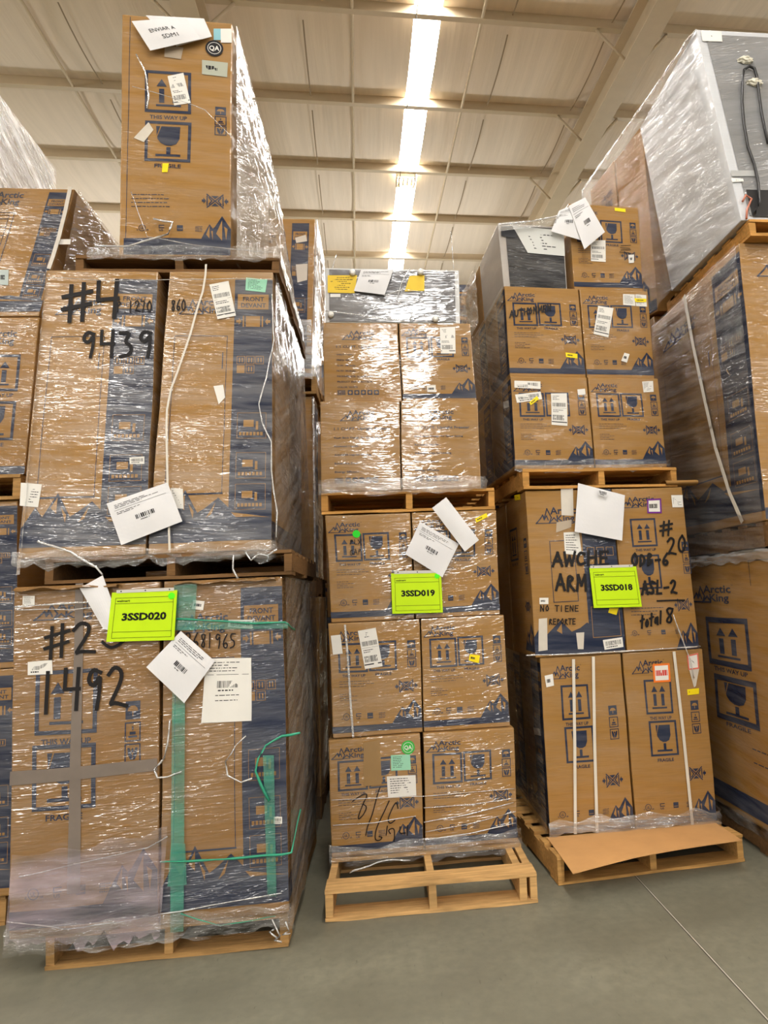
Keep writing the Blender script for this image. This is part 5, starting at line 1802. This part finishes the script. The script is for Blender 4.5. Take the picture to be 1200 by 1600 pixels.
s = band(None, 'plastic_strap', yl([(110, 292), (102, 330), (92, 370), (83, 400), (76, 420)], YI - .012), .02, STRAP, origin=on_y((76, 420), YI - .012))
tag(s, 'white strap slanting over the navy stripe of the far left upper carton', 'strap', 'plastic straps')
xr = on_y((117, 295), YI).x
w = empty('stretch_wrap', V((xr, 4.1, 3.07)), 'shiny stretch film on the side of the far left upper carton', 'stretch film', 'stretch wraps')
sheet(w, 'film_side', [V((xr + .008, YI, 3.8)), V((xr + .008, YI + 1.1, 3.8)), V((xr - .1, YI + 1.1, 3.07)), V((xr - .1, YI, 3.07))], 24, 24, .014, 6, F_SILVER, seed=81, stretch=(1, 2, 3))
# white wrapped appliance above
KX = -2.0
pk = on_x((85, 265), KX)
zk = 3.806
q = [V((KX - .65, 3.4, pk.z)), V((KX, 3.4, pk.z)), V((KX, 3.4, zk)), V((KX - .65, 3.4, zk))]
E6, FK, g = appliance('white wrapped appliance on top of the far left stack, at the left edge', q, V((0, pk.y - 3.4, 0)), 'far left', grey=(110, 110, 112), side=wrapped('white enamel far left', (232, 232, 226), 1.0, .1, .4, .9, 35, .03, (.3, .5)), tilt=.4)
w = empty('stretch_wrap', V((KX, pk.y, zk)), 'bright stretch film round the white appliance at the upper left edge', 'stretch film', 'stretch wraps')
sheet(w, 'film_side', [V((KX + .006, 3.4, pk.z)), V((KX + .006, pk.y, pk.z)), V((KX + .006, pk.y, zk)), V((KX + .006, 3.4, zk))], 24, 24, .006, 8, film('dense white film', (.15, .75), .3, scale=(6, 3, 40), rot=(-.4, 0, 0), bump=1.0), seed=83, stretch=(1, 2, 3))

# ================================================================ stacks further back
g_j = 'cartons of the stacks further back'
YJ = 4.78
def art(a):
    u0, u1 = a.f.uv((455, 400))[0], a.f.uv((482, 400))[0]
    print_front(a, u0, u1, False)
r0 = on_y((492, 342), YJ)
q = [V((r0.x - .62, YJ, r0.z)), V((r0.x, YJ, r0.z)), V((r0.x - .05, YJ, 3.14)), V((r0.x - .67, YJ, 3.14))]
J1, FJ = carton('tall carton with navy stripe standing behind the left stack, near the middle stack', q, V((0, .62, 0)), KJ, art, None, None, g_j)
f = FJ['front']
sticker(J1, f, [(463, 414), (481, 412), (480, 438), (465, 442)], plain('pale torn paper', (200, 190, 176), .6, .3), None, 'torn_patch', 'pale torn paper patch')
sticker(J1, f, [(461, 372), (478, 367), (480, 377), (463, 380)], plain('pale torn paper', (200, 190, 176), .6, .3), None, 'torn_patch')
w = empty('stretch_wrap', V((r0.x, 5, 3.14)), 'shiny stretch film on the tall carton behind the left stack', 'stretch film', 'stretch wraps')
sheet(w, 'film_side', [V((r0.x + .006, YJ, r0.z)), V((r0.x + .01, YJ + .62, r0.z)), V((r0.x + .01, YJ + .62, 3.1)), V((r0.x - .045, YJ, 3.1))], 12, 30, .014, 6, F_SILVER, seed=91, stretch=(1, 2, 3))
hem(w, [V((q[3].x + .3, YJ - .008, 0)), V((q[2].x + .01, YJ - .008, 0))], 3.1, 3.55, F_MILK, seed=92, rag=.05)
pallet('pallet high up behind the left stack', r0.x - .7, YJ + .02, 3.0, .68, .8, 0, .13, W_A, seed=13)
q = [V((r0.x - .72, YJ + .05, 2.99)), V((r0.x - .04, YJ + .05, 2.99)), V((r0.x - .06, YJ + .05, 1.66)), V((r0.x - .72, YJ + .05, 1.66))]
carton('dark wrapped carton under the tall striped carton behind the left stack', q, V((0, .7, 0)), KJ, None, None, lambda a: a.rect(0, 0, .4, 1), g_j)
w2 = empty('stretch_wrap', V((r0.x - .05, YJ, 1.66)), 'white twisted film edge hanging in the gap behind the left stack', 'stretch film', 'stretch wraps')
strand(w2, 'film_strand', [V((r0.x - .045, YJ + .03, 2.98)), V((r0.x - .05, YJ + .02, 2.2)), V((r0.x - .06, YJ + .03, 1.7))], .014, ROPE, seed=93)
pallet('pallet in the gap behind the lower left stack', r0.x - .75, YJ + .05, 1.52, .7, .8, 0, .135, W_G, seed=14)
q = [V((r0.x - .74, YJ + .05, 1.515)), V((r0.x - .04, YJ + .05, 1.515)), V((r0.x - .05, YJ + .05, .145)), V((r0.x - .74, YJ + .05, .145))]
carton('brown carton on the floor pallet behind the left stack, deep in the gap', q, V((0, .7, 0)), KJ, None, None, None, g_j)
pallet('floor pallet behind the left stack, deep in the gap', r0.x - .75, YJ + .05, 0, .7, .8, 0, .14, W_G, seed=15)
# a row of stacks behind the middle and right ones
def backstack(x0, x1, y, tops, d=.9, nm=''):
    z = .005
    for k, zt in enumerate(tops):
        q = [V((x0, y, zt)), V((x1, y, zt)), V((x1, y, z)), V((x0, y, z))]
        carton('brown carton %s, %s' % (nm, ('lowest', 'second from the floor', 'third from the floor', 'topmost')[k if len(tops) == 4 or k < len(tops) - 1 else 3]), q, V((0, d, 0)), KJ, lambda a: (a.rect(0, .0, 1, .12), print_tall(a)), None, None, g_j)
        z = zt + .004
zt = on_y((500, 418), 6.2).z
xa, xb = on_y((497, 500), 6.2).x, on_y((507, 500), 6.2).x
backstack(xb - .9, xb, 6.2, (1.4, 2.7, 4.0, zt), nm='far behind the gap between the left and middle stacks')
backstack(xb + .03, .62, 5.3, (1.3, 2.5, 3.4), nm='behind the middle stack')
backstack(.66, 1.6, 5.35, (1.3, 2.5, 3.4), nm='behind the gap between the middle and right stacks')
xc = on_y((717, 450), 6.5).x; zt = on_y((722, 445), 6.5).z
backstack(xc - .4, 1.66, 6.5, (1.4, 2.7, 4.0, zt), nm='far behind the unboxed grey appliance')
backstack(-2.1, -1.16, 5.0, (1.3, 2.6, 3.9), nm='behind the left stack')
backstack(1.7, 3.2, 6.0, (1.4, 2.8, 4.2), nm='behind the far right stack')

# ================================================================ placards and papers
def placard(label, code, px, y, dot=None, strip=None):
    pts = [on_y(p, y) for p in px]
    f = Face(*pts)
    bm = bmesh.new()
    fr = [bm.verts.new(p) for p in pts]; bk = [bm.verts.new(p + V((0, .003, 0))) for p in pts]
    bm.faces.new(fr[::-1]); bm.faces.new(bk)
    for k in range(4):
        bm.faces.new((fr[k], fr[(k + 1) % 4], bk[(k + 1) % 4], bk[k]))
    bmesh.ops.recalc_face_normals(bm, faces=bm.faces)
    a = Art(f, .0008)
    W = f.W
    a.frame(.07, .12, .95, .93, W * .006); a.line([(.07, .235), (.95, .235)], W * .006); a.line([(.07, .81), (.95, .81)], W * .006)
    a.text('walmart', .09, .155, .29, .2, 1)
    a.text(code, .19, .43, .86, .575, 1, 0, 2)
    a.into(bm)
    o = link('green_placard', bm, [LIME, plain('placard ink', (22, 24, 14), .6, .2)], origin=(pts[2] + pts[3]) / 2)
    tag(o, label, 'sign', 'lime green stack numbers')
    st = Face(*[on_y(p, y - .0015) for p in strip])
    a = Art(st, 0); a.rect(0, 0, 1, 1, 0)
    for u in (.08, .5, .92):
        a.disc(u, .5, st.H * .22, 1, 1, 10)
    bm = bmesh.new(); a.into(bm)
    s = link('hanging_strip', bm, [plain('pale metal strip', (200, 196, 186), .4, .5), INK], parent=o)
    if dot:
        c_ = on_y(dot, y - .002)
        R = W * .052
        g = Face(c_ + V((-R, 0, R)), c_ + V((R, 0, R)), c_ + V((R, 0, -R)), c_ + V((-R, 0, -R)))
        a = Art(g, 0); a.disc(.5, .5, R, 0, 0, 24); bm = bmesh.new(); a.into(bm)
        s = link('dot_sticker', bm, [plain('placard green dot', (90, 240, 20), .6, .3)], parent=o); s['label'] = 'bright green round sticker'
placard('lime green card reading 3SSD020 on the left stack', '3SSD020', [(175, 926), (277, 922), (272, 1000), (166, 1003)], 3.1, (268, 931), [(182, 922), (272, 918), (272, 923), (182, 927)])
placard('lime green card reading 3SSD019 on the middle stack', '3SSD019', [(611, 896), (689, 894), (692, 957), (613, 959)], 3.725, (683, 900), [(616, 892), (688, 891), (688, 895), (616, 897)])
placard('lime green card reading 3SSD018 on the right stack', '3SSD018', [(921, 887), (994, 885), (1003, 948), (928, 950)], P2.y - .02, None, [(922, 884), (989, 882), (989, 886), (922, 888)])
paper('white folded papers hanging behind the 3SSD020 card', [(125, 919), (161, 899), (196, 992), (163, 982)], 3.116, None, 'paper_stack', group='papers on the stacks')
paper('white page hanging by its corner below the 3SSD020 card', [(283, 986), (336, 1033), (289, 1098), (230, 1042)], 3.112, 'page', group='papers on the stacks')
paper('white page slanting at the foot of the cartons marked 9439', [(167, 787), (262, 754), (286, 815), (191, 852)], 3.138, 'page', group='papers on the stacks')
def ex(a):
    tr = [('ENVIAR A', .2, .34, .68, .48), ('SDM1', .36, .6, .66, .74)]
    for t, u0, v0, u1, v1 in tr:
        a.text(t, u0, v0, u1, v1, 1, 0, False)
paper('white page reading ENVIAR A SDM1 at the top of the left stack', [(206, 34), (290, 28), (315, 64), (236, 82)], 3.178, None, group='papers on the stacks', extra=ex)
paper('blank white page overlapping the page reading ENVIAR A SDM1', [(228, 25), (319, 30), (332, 60), (277, 75)], 3.188, None, group='papers on the stacks')
paper('white page on the middle stack above the 3SSD019 card', [(656, 815), (717, 850), (691, 902), (633, 866)], 3.735, 'page', group='papers on the stacks')
paper('narrow white folded paper slanting at the upper right of the 3SSD019 card', [(675, 794), (697, 777), (748, 844), (726, 862)], 3.72, None, 'paper_stack', group='papers on the stacks')
paper('white page under the film on the unboxed grey appliance of the middle stack', [(564, 422), (615, 421), (601, 462), (553, 456)], D + .085, 'page', group='papers on the stacks')
paper('white pages stuck over the left carton of the AWC pair, above the 3SSD018 card', [(903, 755), (976, 774), (971, 845), (897, 831)], P2.y - .02, None, group='papers on the stacks')
paper('curled white label hanging on the white pages above the 3SSD018 card', [(934, 764), (950, 768), (947, 777), (936, 774)], P2.y - .045, 'bar', 'label', 'label', tilt=(.002, .004), curl=.004)
PN = PG3 - dn * .04
paper('white page with barcode hanging at the top of the right stack', [(888, 322), (914, 309), (944, 364), (912, 391)], 0, 'page', group='papers on the stacks', p0=PN, yaw=GY)
paper('second white page behind the barcode page at the top of the right stack', [(873, 330), (905, 316), (911, 378), (860, 363)], 0, 'page', group='papers on the stacks', p0=PN + dn * .012, yaw=GY)

for o in bpy.data.objects:
    if '_w' in o.keys():
        del o['_w']
